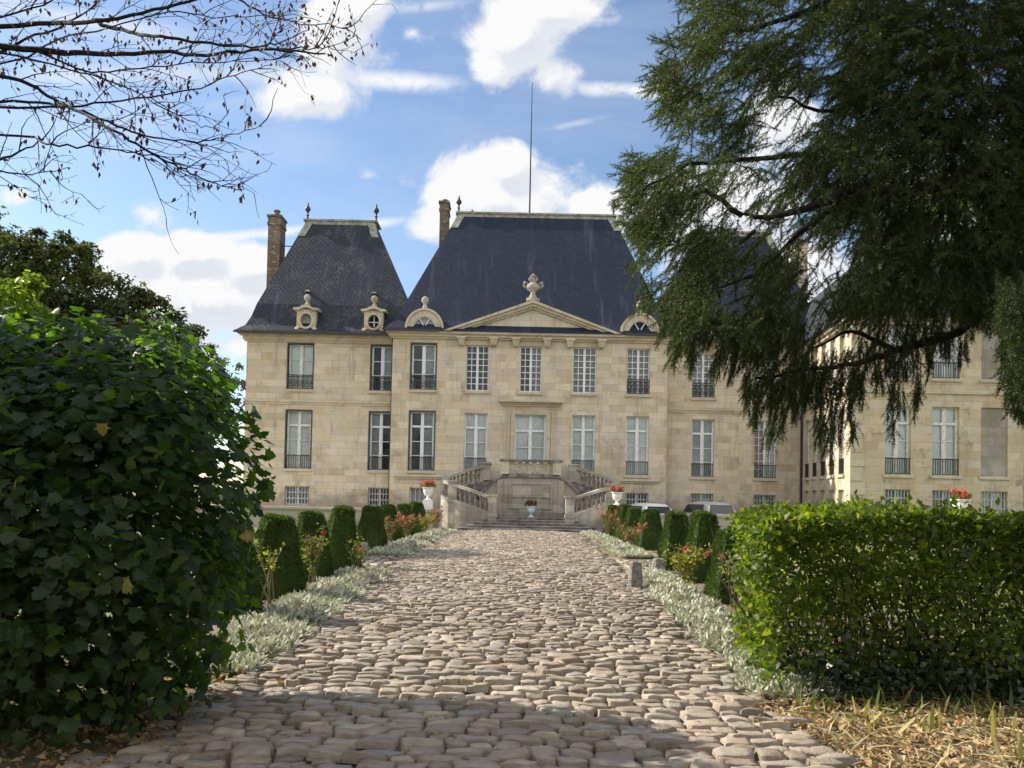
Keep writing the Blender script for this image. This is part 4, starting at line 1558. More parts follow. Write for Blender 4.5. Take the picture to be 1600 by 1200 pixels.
for args, lab in (((lin(-3.05, -3.35, 7, 16.2), lin(-2.22, -2.42, 7, 16.2), 6.9, 16.1, 9000, 1), 'silver leaved ground cover edging the near left side of the path'),
                  ((lin(-3.7, -3.3, 20.3, 35), lin(-2.62, -2.6, 20.3, 35), 20.4, 34.9, 9000, 2, 1.25), 'silver leaved ground cover edging the far left side of the path'),
                  ((lin(2.05, 2.5, 7, 16.2), lin(2.75, 3.3, 7, 16.2), 6.4, 16.9, 11000, 3), 'silver leaved ground cover edging the near right side of the path'),
                  ((lin(2.95, 3.15, 21, 36), lin(3.9, 3.75, 21, 36), 21.4, 35.3, 8000, 4, 1.25), 'silver leaved ground cover edging the far right side of the path')):
    tag(silver(*args), lab, 'ground cover', kind='stuff')

# ------------------------------------------------------------------ rose bushes
M_STEMG = plain('green_brown_stems', (.17, .15, .07), .7, var=.3)
M_ROSEY = leafmat('yellowing_rose_leaf', [(.16, .20, .03), (.26, .27, .04), (.34, .30, .06), (.12, .17, .03)], .4, .45, .3, (1.9, 1.9, .8))
M_ROSEG = leafmat('rose_leaf', [(.06, .10, .025), (.11, .16, .04), (.16, .20, .05), (.2, .13, .05)], .35, .45, .3, (2.0, 2.0, .8))
M_ROSEO = leafmat('russet_rose_leaf', [(.22, .13, .05), (.16, .15, .05), (.30, .18, .08), (.12, .14, .04)], .35, .5, .3, (1.7, 1.5, .9))
M_RED = leafmat('red_petal', [(.42, .02, .02), (.55, .05, .05), (.6, .12, .12)], .25, .5, .3, (1.3, 1, 1))
M_PINK = leafmat('coral_petal', [(.62, .16, .12), (.70, .28, .20), (.6, .1, .08)], .25, .5, .3, (1.2, 1.1, 1))


def rose(x, y, w, h, nstem, nleaf, leaf, petals, nfl, label, seed, bare=.35):
    rng = np.random.default_rng(seed)
    r = empty('rose_bush', (x, y, 0), label, 'rose bush', 'rose bushes between the clipped yews')
    k = MB()
    ends = []
    for i in range(nstem):
        a = rng.uniform(0, 6.28)
        rr = w * rng.uniform(.2, 1)
        hh = h * rng.uniform(.65, 1)
        e = np.array([x + rr * math.cos(a), y + rr * .7 * math.sin(a), hh])
        m_ = np.array([x + rr * .35 * math.cos(a) + rng.normal(0, .03), y + rr * .25 * math.sin(a), hh * .55])
        b0 = np.array([x + rng.normal(0, .04), y + rng.normal(0, .04), -.02])
        k.tube([b0, m_, e], [.011, .008, .004], 5)
        ends.append((b0, m_, e))
        for _ in range(2):
            e2 = m_ + (e - m_) * rng.uniform(.1, .7) + rng.normal(0, .10, 3) + np.array([0, 0, .12])
            k.tube([m_, (m_ + e2) / 2 + rng.normal(0, .015, 3), e2], [.006, .005, .003], 4)
            ends.append((m_, (m_ + e2) / 2, e2))
    k.build('stems', M_STEMG, r)
    idx = rng.integers(0, len(ends), nleaf)
    t = bare + (1 - bare) * rng.random(nleaf) ** .8
    E = np.array(ends)
    P = np.where(t[:, None] < .5, E[idx, 0] + (E[idx, 1] - E[idx, 0]) * (t[:, None] * 2), E[idx, 1] + (E[idx, 2] - E[idx, 1]) * (t[:, None] * 2 - 1))
    P = P + rng.normal(0, .045, P.shape)
    P[:, 2] = np.maximum(P[:, 2], .05)
    N = unit(np.array([0, 0, .8]) + rng.normal(0, .6, P.shape))
    A = unit(np.cross(N, rng.normal(size=P.shape)))
    V, Fs = scatter(LEAF * np.array([1, 1.25, 1]), LEAF_F, P, A, N, rng.uniform(.045, .085, nleaf))
    link('foliage', npmesh('foliage', V, Fs), leaf, r)
    for i in range(nfl):
        b0, m_, e = ends[rng.integers(0, len(ends))]
        V, Fs = cloud_leaves(e + np.array([0, 0, .02]), (.035, .035, .03), 22, .055, rng=rng, shell=.3)
        link('bloom', npmesh('bloom', V, Fs), petals, r)
    return r


rose(-3.42, 11.2, .30, .98, 7, 60, M_ROSEY, M_RED, 0, 'leggy rose with a few yellow leaves in front of the nearest left yew', 1, .6)
rose(-3.28, 13.2, .36, .92, 11, 420, M_ROSEG, M_RED, 3, 'leafy green rose bush with a red bloom between two left yews', 2, .2)
rose(-3.0, 15.3, .30, .70, 8, 160, M_ROSEG, M_PINK, 1, 'small sparse rose bush just before the left side of the crossing', 3, .3)
rose(-3.75, 24.3, .5, .95, 12, 420, M_ROSEO, M_RED, 9, 'rose bush with bright red blooms on the left beyond the crossing', 4, .2)
rose(-3.55, 27.2, .55, 1.0, 12, 420, M_ROSEO, M_PINK, 9, 'russet rose bush with coral blooms in the far left bed', 5, .2)
rose(-3.35, 30.5, .5, .9, 10, 380, M_ROSEY, M_PINK, 4, 'yellow leaved rose bush in the far left bed', 6, .2)
rose(-3.2, 33.6, .55, 1.15, 12, 380, M_ROSEO, M_PINK, 10, 'tall rose with coral blooms by the left end of the staircase', 7, .2)
rose(3.15, 13.9, .55, .86, 13, 520, M_ROSEY, M_RED, 4, 'yellow leaved rose bush with a red bloom on the right', 8, .2)
rose(3.35, 11.6, .42, .80, 9, 130, M_ROSEY, M_PINK, 1, 'sparse pale rose at the foot of the nearest right yew', 9, .4)
rose(3.7, 24.0, .55, .85, 12, 420, M_ROSEO, M_PINK, 7, 'orange flowered rose bush on the right beyond the crossing', 10, .2)
rose(4.0, 28.0, .5, .9, 12, 420, M_ROSEO, M_PINK, 7, 'russet rose bush in the middle of the far right bed', 11, .2)
rose(3.95, 32.5, .65, 1.25, 14, 520, M_ROSEO, M_PINK, 14, 'tall rose with many coral blooms by the right end of the staircase', 12, .2)

# ------------------------------------------------------------------ parked cars
def car(loc, rz, body, label):
    r = empty('parked_car', loc, label, 'car', 'cars parked behind the low wall')
    r.rotation_euler = (0, 0, rz)
    ORG[r] = Vector((0, 0, 0))

    def ring(prof, y, sx):
        return [(a * sx, y, b_) for a, b_ in prof]
    # rings along the length: lower body
    k = MB()
    secs = [(-1.95, .70, .32, .78), (-1.85, .80, .25, .88), (-1.2, .84, .22, .95), (0, .85, .22, .95), (.9, .84, .22, .93), (1.6, .8, .24, .80), (1.95, .68, .32, .66)]
    k.loft([[(-w, y, z0), (-w * .9, y, z0 - .04), (w * .9, y, z0 - .04), (w, y, z0), (w * 1.01, y, z0 + (z1 - z0) * .55), (w * .95, y, z1), (0, y, z1 + .03), (-w * .95, y, z1), (-w * 1.01, y, z0 + (z1 - z0) * .55)] for y, w, z0, z1 in secs])
    k.build('body', body, r, smooth=False)
    k = MB()
    cs = [(-1.86, .70, .9, .93), (-1.62, .66, .9, 1.40), (-1.35, .62, .93, 1.49), (-.2, .63, .94, 1.52), (.5, .62, .93, 1.44), (1.05, .72, .9, .96)]
    k.loft([[(-w * 1.13, y, z0), (w * 1.13, y, z0), (w * 1.02, y, z0 + (z1 - z0) * .7), (w * .8, y, z1 - .01), (0, y, z1 + .02), (-w * .8, y, z1 - .01), (-w * 1.02, y, z0 + (z1 - z0) * .7)] for y, w, z0, z1 in cs])
    k.build('cabin', body, r, smooth=False)
    k = MB()
    k.hexa([(-.64, -1.862, .97), (.64, -1.862, .97), (.64, -1.80, .97), (-.64, -1.80, .97), (-.53, -1.672, 1.38), (.53, -1.672, 1.38), (.53, -1.6, 1.38), (-.53, -1.6, 1.38)])
    k.build('rear_window', M_CARGLASS, r)
    for sx in (-1, 1):
        k = MB()
        k.hexa([(sx * .725, -1.3, 1.0), (sx * .745, -1.3, 1.0), (sx * .745, .75, 1.0), (sx * .725, .75, 1.0), (sx * .60, -1.2, 1.38), (sx * .66, -1.2, 1.38), (sx * .66, .35, 1.38), (sx * .60, .35, 1.38)])
        k.build('side_window', M_CARGLASS, r)
        k = MB()
        k.box(sx * .66 - .1, sx * .66 + .1, -1.95, -1.86, .72, .92)
        k.build('tail_light', M_TAIL, r)
        for y in (-1.2, 1.25):
            k = MB()
            k.tube([(sx * .68, y, .3), (sx * .86, y, .3)], .3, 18)
            w_ = k.build('wheel', M_TYRE, r)
            k = MB()
            k.tube([(sx * .72, y, .3), (sx * .875, y, .3)], .18, 14)
            k.build('rim', M_RIM, w_)
    k = MB()
    k.box(-.26, .26, -1.975, -1.955, .52, .63)
    k.build('number_plate', M_PAPER, r)
    return r


M_CARGLASS = plain('car_glass', (.02, .025, .03), .08, var=.1, spec=.8)
M_TAIL = plain('tail_lamp', (.35, .02, .02), .25, var=.1)
M_TYRE = plain('tyre_rubber', (.02, .02, .02), .8, var=.2)
M_RIM = plain('alloy_rim', (.5, .5, .52), .35, metal=.8, var=.1)
M_SILVERCAR = plain('silver_car_paint', (.50, .52, .54), .3, metal=.3, var=.05)
M_WHITECAR = plain('white_car_paint', (.78, .79, .78), .3, var=.04)
M_DARKCAR = plain('dark_car_paint', (.03, .03, .035), .25, var=.1)
car((9.35, 38.3, .02), rad(14), M_SILVERCAR, 'silver hatchback parked behind the low wall, its rear window showing')
car((6.45, 38.3, -.12), rad(14), M_WHITECAR, 'white car by the staircase with only its roof above the yews')
car((12.55, 38.2, -.14), rad(12), M_DARKCAR, 'dark car mostly hidden behind the right hedge top')

# ------------------------------------------------------------------ pigeons on the main ridge
M_BIRD = plain('pigeon_grey', (.10, .10, .115), .8, var=.4, scale=20)
for px, dirx, lab in ((734.5, 1, 'grey pigeon perched nearest the left end of the main ridge'), (741.5, -1, 'grey pigeon perched second from the left end of the main ridge')):
    p = at(px, 336, 46.4)
    z = 18.25
    k = MB()
    x, y = p.x, 46.4
    k.tube([(x + dirx * .2, y, z + .27), (x + dirx * .165, y, z + .285), (x + dirx * .13, y, z + .3), (x + dirx * .1, y, z + .27), (x + dirx * .09, y, z + .22), (x + dirx * .04, y, z + .15), (x - dirx * .05, y, z + .11), (x - dirx * .13, y, z + .08), (x - dirx * .24, y, z + .03)],
           [.004, .014, .035, .034, .04, .075, .08, .05, .025], 8)
    o = k.build('pigeon', M_BIRD, org=(x, y, z), smooth=True)
    tag(o, lab, 'bird', 'pigeons on the roof ridge')
    k = MB()
    for s_ in (-.02, .02): k.tube([(x, y + s_, z - .02), (x, y + s_, z + .1)], .008, 4)
    k.build('legs', M_TAIL, o)

# ------------------------------------------------------------------ big dark bush at the left
M_BARK = plain('bark', (.075, .06, .045), .9, var=.5, scale=14, bump=.8)
M_BARKD = plain('dark_backlit_bark', (.014, .011, .010), .9, var=.4, scale=14, bump=.6)  # bark toned darker so branches look back-lit, not sunlit brown
M_MAPLE = leafmat('maple_leaf', [(.012, .026, .012), (.020, .040, .014), (.033, .058, .016), (.020, .034, .022), (.05, .07, .016)], .42, .42, .3, (7.0, 7.8, 1.3))


def super_shell(c, r, n, e, rng, lo=.72, hi=1.03):
    d = rng.normal(size=(n, 3))
    q = (np.abs(d) ** e).sum(1) ** (1 / e)
    d = d / q[:, None]
    lump = 1 + .07 * np.sin(d[:, 0] * 6 + d[:, 2] * 5) + .06 * np.sin(d[:, 2] * 9 + d[:, 1] * 7 + 2) + .04 * np.sin(d[:, 0] * 13)
    f_ = (lo + (hi - lo) * rng.random(n) ** .6) * lump
    return np.asarray(c) + d * f_[:, None] * np.asarray(r), unit(d / np.asarray(r))


def maple_bush():
    rng = np.random.default_rng(21)
    b_ = empty('maple_bush', (-3.2, 5.4, 0), 'large dark broadleaf bush with lobed leaves filling the left foreground', 'bush')
    P, N = [], []
    for c, r, n, e in (((-3.10, 5.5, 1.30), (1.25, .95, 1.36), 9000, 2.6), ((-4.35, 5.7, 1.4), (1.35, 1.0, 1.45), 6000, 2.7), ((-3.2, 5.2, .72), (1.22, .9, .95), 4200, 2.6),
                       ((-3.55, 6.25, 2.25), (1.2, .6, .72), 5200, 2.3), ((-5.5, 5.0, 1.6), (1.2, 1.1, 1.8), 2600, 2.4)):
        p, q = super_shell(c, r, n, e, rng, .55)
        P.append(p); N.append(q)
    P, N = np.concatenate(P), np.concatenate(N)
    keep = P[:, 2] > .12
    # thin out the lower front so stems and chinks of light show
    keep &= ~((P[:, 2] < .75) & (rng.random(len(P)) < .45))
    P, N = P[keep], N[keep]
    n = len(P)
    Nn = unit(N * .7 + np.array([0, 0, .75]) + rng.normal(0, .5, (n, 3)))
    A = unit(N * .5 + np.array([0, 0, -.55]) + rng.normal(0, .5, (n, 3)))
    A = unit(A - Nn * (A * Nn).sum(1, keepdims=True) * .8)
    V, Fs = scatter(MAPLE, MAPLE_F, P, A, Nn, rng.uniform(.04, .112, n))
    link('foliage', npmesh('foliage', V, Fs), M_MAPLE, b_)
    # turned leaves
    pts = [(48, 742), (178, 652), (378, 840), (385, 826), (215, 905)]
    pos = np.array([at(px, py, 4.45 if px < 300 else 5.2) for px, py in pts])
    pos += rng.normal(0, .03, pos.shape)
    V, Fs = scatter(MAPLE, MAPLE_F, pos, rng.normal(0, .4, pos.shape) + np.array([0, 0, -1]), np.array([[0, -1, .5]] * len(pos)) + rng.normal(0, .3, pos.shape), rng.uniform(.07, .11, len(pos)))
    link('turned_leaves', npmesh('turned_leaves', V, Fs), leafmat('turned_leaf', [(.30, .22, .03), (.26, .19, .04), (.2, .2, .04)], .3, tcol=(1.5, 1.4, .7)), b_)
    k = MB()
    for i in range(46):
        x, y = -3.6 + rng.uniform(-1.2, 1.1), 5.5 + rng.normal(0, .25)
        h = rng.uniform(1.0, 2.1)
        dx, dy = rng.uniform(-.25, .18), rng.uniform(-.15, .2)
        k.tube([(x, y, -.05), (x + dx * .4, y + dy * .4, h * .4), (x + dx, y + dy, h * .75), (x + dx * 1.5, y + dy * 1.5, h)], [.022, .017, .011, .004], 5)
    k.build('stems', M_BARK, b_)


maple_bush()


# ------------------------------------------------------------------ hedge at the right
M_HEDGE = leafmat('hedge_leaf', [(.036, .066, .010), (.056, .092, .013), (.085, .12, .017), (.12, .135, .022), (.03, .052, .014)], .48, .45, .3, (3.4, 3.5, .8), scale=2)


def hedge():
    rng = np.random.default_rng(31)
    h = empty('clipped_hedge', (4.3, 7.3, 0), 'sunlit clipped leafy hedge at the right, open at the foot', 'hedge')
    x0, x1, y0, y1, z1 = 2.20, 7.2, 6.45, 8.3, 1.50
    P, N = [], []

    def add(p, n):
        P.append(p); N.append(np.tile(n, (len(p), 1)))
    U = lambda a, b_, n: rng.uniform(a, b_, n)
    n = 6500     # top
    add(np.stack([U(x0, x1, n), U(y0, y1, n), z1 + rng.normal(0, .035, n) - U(0, .14, n)], 1), np.array([0, 0, 1.0]))
    n = 2600     # left end, by the path
    zz = U(.05, z1, n)
    add(np.stack([x0 + rng.normal(0, .04, n) + U(0, .2, n) - .10 * (zz / z1), U(y0, y1, n), zz], 1), np.array([-1.0, 0, .2]))
    n = 10500     # front: denser high, thin near the foot
    zz = z1 * (1 - .85 * rng.random(n) ** 1.5)
    add(np.stack([U(x0, x1, n), y0 + np.abs(rng.normal(0, .14, n)), zz], 1), np.array([0, -1.0, .2]))
    n = 13000     # back
    add(np.stack([U(x0, x1, n), y1 - np.abs(rng.normal(0, .16, n)), z1 * (1 - .97 * rng.random(n) ** 1.1)], 1), np.array([0, 1.0, .2]))
    n = 14000     # inside
    add(np.stack([U(x0, x1, n), U(y0, y1, n), z1 * (1 - .7 * rng.random(n) ** 1.4)], 1), np.array([0, 0, 1.0]))
    n = 900      # shoots above the clipped line
    add(np.stack([U(x0, x1, n), U(y0, y1, n), z1 + np.abs(rng.normal(0, .05, n))], 1), np.array([0, 0, 1.0]))
    P, N = np.concatenate(P), np.concatenate(N)
    cl = np.sin(P[:, 0] * 4.1 + 1.3 * np.sin(P[:, 2] * 3.7)) * np.sin(P[:, 2] * 5.3 + P[:, 0] * 2.2 + P[:, 1] * 2)
    kp = (rng.random(len(P)) < .74 + .45 * cl) | (P[:, 2] > z1 - .22) | (P[:, 0] < x0 + .15)
    P, N = P[kp], N[kp]
    P[:, 1] -= .10 * np.sin(P[:, 0] * 3.3 + P[:, 2] * 2.5) * (N[:, 1] < -.5)
    P[:, 0] += (P[:, 1] - 7.1) * .17
    P[:, 2] += .05 * np.sin(P[:, 0] * 2.3) * (P[:, 2] / z1) - .02 * (P[:, 0] - x0) / 5
    n = len(P)
    Nn = unit(N * .8 + np.array([0, 0, .5]) + rng.normal(0, .55, (n, 3)))
    A = unit(N * .4 + rng.normal(0, .8, (n, 3)))
    V, Fs = scatter(LEAF * np.array([1, 1.2, 1.2]), LEAF_F, P, A, Nn, rng.uniform(.042, .092, n))
    link('foliage', npmesh('foliage', V, Fs), M_HEDGE, h)
    k = MB()
    for i in range(190):
        x, y = U(x0 + .2, x1, 1)[0], U(y0 + .25, y1 - .3, 1)[0]
        hh = U(.9, 1.5, 1)[0]
        dx, dy = rng.normal(-.12, .22), rng.normal(-.05, .16)
        r_ = U(.005, .014, 1)[0]
        k.tube([(x, y, -.05), (x + dx * .3, y + dy * .4, hh * .35), (x + dx, y + dy, hh * .75), (x + dx * 1.3, y + dy * 1.4, hh)], [r_, r_ * .8, r_ * .55, r_ * .3], 5)
    for (x, y, dx) in ((5.35, 7.4, -.2), (6.4, 7.2, -.95), (6.0, 7.6, -.5), (5.1, 7.6, .15)):
        k.tube([(x, y, -.05), (x + dx * .5, y, .6), (x + dx, y, 1.2)], [.05, .04, .025], 7)
    k.build('stems', M_BARK, h)
    # dark ivy-like growth at the hedge foot
    n = 8500
    P = np.stack([U(x0 + .25, x1, n), y0 + .1 + U(-.28, .8, n), np.abs(rng.normal(0, .24, n)).clip(0, .55)], 1)
    Nn = unit(np.array([0, -.3, 1.0]) + rng.normal(0, .5, (n, 3)))
    A = unit(rng.normal(size=(n, 3)) + np.array([0, -.3, 0]))
    V, Fs = scatter(LEAF * np.array([1, 1.5, 1]), LEAF_F, P, A, Nn, rng.uniform(.04, .075, n))
    o = link('ivy_ground_cover', npmesh('ivy_ground_cover', V, Fs), leafmat('ivy_leaf', [(.02, .035, .014), (.035, .055, .02)], .15, .4, .4))
    tag(o, 'dark ivy growing along the foot of the right hedge', 'ivy', kind='stuff')


hedge()

# ------------------------------------------------------------------ fallen leaves, dry leaf litter, cut iris blades
M_LITTER = leafmat('dry_leaf', [(.34, .23, .12), (.46, .33, .19), (.28, .16, .07), (.52, .42, .27), (.40, .22, .08)], .15, .7, .2, (1.3, 1.2, .9), scale=3)
M_FALLEN = leafmat('fallen_leaf', [(.30, .14, .05), (.42, .26, .07), (.24, .13, .06), (.5, .36, .10)], .15, .6, .3, (1.3, 1.2, .8))
M_IRIS = leafmat('cut_iris_blade', [(.28, .30, .09), (.40, .36, .14), (.5, .42, .22), (.22, .26, .08)], .3, .5, .3, (1.4, 1.4, .8))


def litter(name, x, y, size, mat, label, rng, zb=.0, tilt=.6, T=LEAF, TF=LEAF_F, wid=1.0):
    n = len(x)
    P = np.stack([x, y, zb + np.abs(rng.normal(0, .012, n))], 1)
    N = unit(np.array([0, 0, 1.0]) + rng.normal(0, tilt, (n, 3)))
    A = unit(rng.normal(size=(n, 3)) * np.array([1, 1, .35]))
    V, Fs = scatter(T * np.array([1, wid, 3.2]), TF, P, A, N, size * rng.uniform(.5, 1.35, n))
    return tag(link(name, npmesh(name, V, Fs), mat), label, 'leaves', kind='stuff')


rng = np.random.default_rng(41)
n = 15000
y = 2.6 + 4.3 * rng.random(n)
x = 2.0 + 5.4 * rng.random(n) ** 1.1 - .25 * (y < 5)
x = x + .12 * np.sin(y * 4)
litter('leaf_litter', x, y, .062, M_LITTER, 'dry tan leaf litter on the ground in front of the right hedge', rng)
n = 420
y = 3.0 + 30 * rng.random(n) ** 2.2
x = rng.uniform(-2.3, 2.2, n)
edge = rng.random(n) < .6
x = np.where(edge, np.where(rng.random(n) < .5, -2.3 + np.abs(rng.normal(0, .25, n)), 2.05 - np.abs(rng.normal(0, .28, n))), x)
litter('fallen_leaves', x, y, .055, M_FALLEN, 'fallen brown and yellow leaves scattered on the cobbles', rng, zb=.055)
n = 2600
y = 3.5 + 4.2 * rng.random(n)
x = -2.25 - 2.8 * rng.random(n) ** 1.3
litter('leaf_litter', x, y, .06, M_LITTER, 'brown leaf litter on the shaded ground under the left bush', rng)
n = 3500
sd = rng.random(n) < .5
y = np.where(rng.random(n) < .6, 7 + 9.3 * rng.random(n), 21.4 + 13.4 * rng.random(n))
x = np.where(sd, rng.uniform(-4.7, -2.7, n), rng.uniform(2.8, 5.2, n))
litter('mulch_chips', x, y, .05, leafmat('bark_chip', [(.16, .09, .07), (.28, .17, .13), (.36, .24, .19), (.2, .13, .1)], 0, .8), 'reddish bark chips on the flower beds under the yews', rng, tilt=.3)
n = 150
cx = rng.uniform(2.4, 6.2, 42)
cy = rng.uniform(4.3, 6.3, 42)
i = rng.integers(0, 42, n)
P = np.stack([cx[i] + rng.normal(0, .05, n), cy[i] + rng.normal(0, .03, n), np.zeros(n) - .01], 1)
P = P[P[:, 0] > 2.1 + .1 * (6.4 - P[:, 1])]
n = len(P)
A = unit(np.array([0, 0, 1.0]) + rng.normal(0, .35, (n, 3)))
N = unit(np.array([.2, -1, 0]) + rng.normal(0, .4, (n, 3)))
T = np.array([(0, -.06, 0), (0, .06, 0), (.5, -.07, .02), (.5, .07, .02), (.97, -.04, .03), (1.0, .03, .03)])
V, Fs = scatter(T, [[(0, 2, 3, 1), (2, 4, 5, 3)]], P, A, N, rng.uniform(.09, .24, n))
tag(link('iris_leaves', npmesh('iris_leaves', V, Fs), M_IRIS), 'cut pale iris blades standing in the leaf litter at the right', 'iris', kind='stuff')
n = 2600
P = np.stack([2.05 + 5 * rng.random(n), 3.2 + 3.3 * rng.random(n), .012 + np.abs(rng.normal(0, .015, n))], 1)
A = unit(rng.normal(size=(n, 3)) * np.array([1, 1, .22]) + np.array([0, 0, .12]))
V, Fs = scatter(BLADE * np.array([1, .22, 1]), BLADE_F, P, A, unit(np.array([0, 0, 1.0]) + rng.normal(0, .4, (n, 3))), rng.uniform(.08, .24, n))
tag(link('dry_straw', npmesh('dry_straw', V, Fs), leafmat('straw', [(.42, .34, .18), (.55, .46, .28), (.34, .30, .13)], .2, .7, .2, (1.2, 1.1, .8))), 'dry straw lying among the leaf litter at the right', 'straw', kind='stuff')
n = 260
P = np.stack([rng.uniform(2.2, 5.5, n), rng.uniform(5.9, 6.5, n), np.zeros(n)], 1)
A = unit(np.array([0, 0, .7]) + rng.normal(0, .5, (n, 3)))
V, Fs = scatter(BLADE * np.array([1, .35, 1]), BLADE_F, P, A, rng.normal(size=(n, 3)), rng.uniform(.1, .26, n))
tag(link('grass_tufts', npmesh('grass_tufts', V, Fs), M_ROSEG), 'thin grass tufts along the foot of the right hedge', 'grass', kind='stuff')

# ------------------------------------------------------------------ conifer at the right
M_NEEDLE = leafmat('conifer_needle', [(.020, .033, .016), (.031, .046, .018), (.047, .062, .022), (.034, .046, .022)], .3, .5, .35, (3.4, 3.5, 1.0), scale=1.0)


def shoot_template(rng, nn=14):
    V, Fc = [], []
    for k in range(nn):
        t = .05 + .95 * k / (nn - 1)
        a = k * 2.4 + rng.uniform(-.3, .3)
        ln = .24 * (1 - .35 * t) + .06
        d = np.array([.75, math.cos(a) * .8, math.sin(a) * .8])
        d /= np.linalg.norm(d)
        s_ = np.cross(d, rng.normal(size=3))
        s_ = s_ / np.linalg.norm(s_) * .034
        p = np.array([t * .95, 0, 0])
        o = len(V)
        V += [p - s_, p + s_, p + d * ln]
        Fc.append((o, o + 1, o + 2))
    o = len(V)
    V += [np.array([0, -.022, 0]), np.array([0, .022, 0]), np.array([1, 0, 0]), np.array([0, 0, -.022]), np.array([0, 0, .022])]
    Fc += [(o, o + 1, o + 2), (o + 3, o + 4, o + 2)]
    return np.array(V), [Fc]


def conifer():
    rng = np.random.default_rng(51)
    t = empty('conifer_tree', (6.6, 9.2, 0), 'dark drooping conifer overhanging the right half of the view', 'tree')
    zones = [  # photo outline, depth range, branchlets, droop, length
        ([(1100, -150), (1080, 60), (1062, 150), (1062, 215), (1015, 240), (1000, 270), (1005, 400), (1030, 470), (1065, 515), (1130, 530), (1200, 510), (1270, 500), (1330, 492), (1450, 480), (1540, 490), (1640, 520), (1750, 560), (1750, -150)], (7.3, 10.6), 6500, .35, (.3, .6)),
        ([(1160, 575), (1200, 560), (1330, 545), (1345, 580), (1250, 615), (1190, 610)], (7.6, 8.5), 80, 1.0, (.2, .4)),
        ([(1060, 495), (1200, 480), (1290, 500), (1260, 560), (1190, 555), (1100, 540)], (7.6, 9.0), 170, .9, (.25, .45)),
        ([(1330, 520), (1500, 475), (1540, 490), (1430, 545), (1340, 570)], (7.6, 8.6), 70, 1.2, (.2, .45)),
        ([(1560, 430), (1640, 430), (1640, 640), (1590, 620), (1570, 560)], (6.2, 8.2), 380, .8, (.3, .5)),
        ([(1030, 60), (1075, 60), (1050, 190), (1035, 170)], (7.6, 8.8), 60, .1, (.25, .4)),
        ([(985, 240), (1015, 230), (1010, 420), (985, 330)], (7.8, 8.8), 70, .2, (.2, .35))]
    # hanging strands, each a narrow curtain of its own below the low boughs
    for sx, ya, yb, nb in ((1168, 580, 650, 11), (1186, 580, 672, 14), (1206, 575, 700, 17), (1222, 580, 690, 15), (1242, 580, 665, 13), (1262, 575, 640, 11), (1281, 575, 705, 17), (1296, 590, 735, 18), (1312, 575, 690, 14),
                           (1330, 570, 705, 16), (1345, 560, 640, 10), (1372, 555, 610, 8), (1394, 545, 690, 13), (1408, 545, 640, 8), (1432, 540, 655, 10), (1452, 530, 590, 6), (1478, 520, 560, 6), (1505, 515, 570, 6),
                           (1060, 530, 575, 8), (1085, 530, 590, 9), (1120, 540, 590, 8), (1145, 540, 600, 8), (1010, 440, 500, 7), (1035, 490, 545, 7)):
        zones.append(([(sx - 7, ya), (sx + 7, ya), (sx + 5, yb - 25), (sx - 5, yb - 25)], (7.75, 8.25), nb, 1.7, (.2, .34)))
    SP, SA, SL = [], [], []
    centre = np.array(at(1500, 150, 9.0))
    for poly, (d0, d1), nb, droop, (l0, l1) in zones:
        pa = np.array(poly, float)
        xs, ys = [], []
        while len(xs) < nb:
            x = rng.uniform(pa[:, 0].min(), pa[:, 0].max(), nb)
            y = rng.uniform(pa[:, 1].min(), pa[:, 1].max(), nb)
            ok = inpoly(poly, x, y)
            # chinks of sky
            hole = np.exp(-(((x - 1212) / 55) ** 2 + ((y - 205) / 85) ** 2)) * .86 + np.exp(-(((x - 1160) / 70) ** 2 + ((y - 345) / 45) ** 2)) * .85 + np.exp(-(((x - 1290) / 60) ** 2 + ((y - 410) / 65) ** 2)) * .84
            clump = .5 + .5 * np.sin(x * .034 + 1.5 * np.sin(y * .021)) * np.sin(y * .038 + x * .011)
            ok &= rng.random(nb) > hole
            ok &= (d0 > 7.7) | (rng.random(nb) < np.where(x < 1320, .14 + .86 * clump ** 1.6, .55 + .45 * clump))
            xs += list(x[ok]); ys += list(y[ok])
        for x, y in zip(xs[:nb], ys[:nb]):
            Y = rng.uniform(d0, d1)
            p = np.array(at(x, y, Y))
            out = p - centre
            out[2] *= .5
            out = out / (np.linalg.norm(out) + 1e-6)
            d = out * .9 + rng.normal(0, .45, 3) + np.array([0, 0, -.15 - droop * .35])
            L = rng.uniform(l0, l1)
            p = p - d / np.linalg.norm(d) * L * .4
            m_ = int(L / .042)
            side = 1
            for k in range(m_):
                d = d / np.linalg.norm(d)
                d = d + np.array([0, 0, -.09 * droop - .02]) + rng.normal(0, .035, 3)
                d = d / np.linalg.norm(d)
                p = p + d * .042
                SP.append(p.copy()); SA.append(d.copy()); SL.append(.085)
                if k > 0:
                    sd = np.cross(d, np.array([.2, .2, 1.0])) * side
                    sd = sd / (np.linalg.norm(sd) + 1e-6)
                    taper = 1 - .6 * k / m_
                    q = d * .65 + sd * .75 + np.array([0, 0, -.18 - .45 * droop]) + rng.normal(0, .32, 3)
                    SP.append(p.copy()); SA.append(q); SL.append(rng.uniform(.10, .17) * taper + .03)
                    side = -side
            SP.append(p.copy()); SA.append(d.copy()); SL.append(.11)
    SP, SA, SL = np.array(SP), np.array(SA), np.array(SL)
    parts = []
    which = rng.integers(0, 4, len(SP))
    for w_ in range(4):
        T, TF = shoot_template(rng)
        s_ = which == w_
        # make each shoot one island-like colour by joining through a shared twig: triangles stay separate
        parts.append(scatter(T, TF, SP[s_], SA[s_], rng.normal(size=(s_.sum(), 3)), np.stack([SL[s_], np.full(s_.sum(), .125), np.full(s_.sum(), .125)], 1)))
    V, Fs = merge(parts)
    link('needles', npmesh('needles', V, Fs), M_NEEDLE, t)
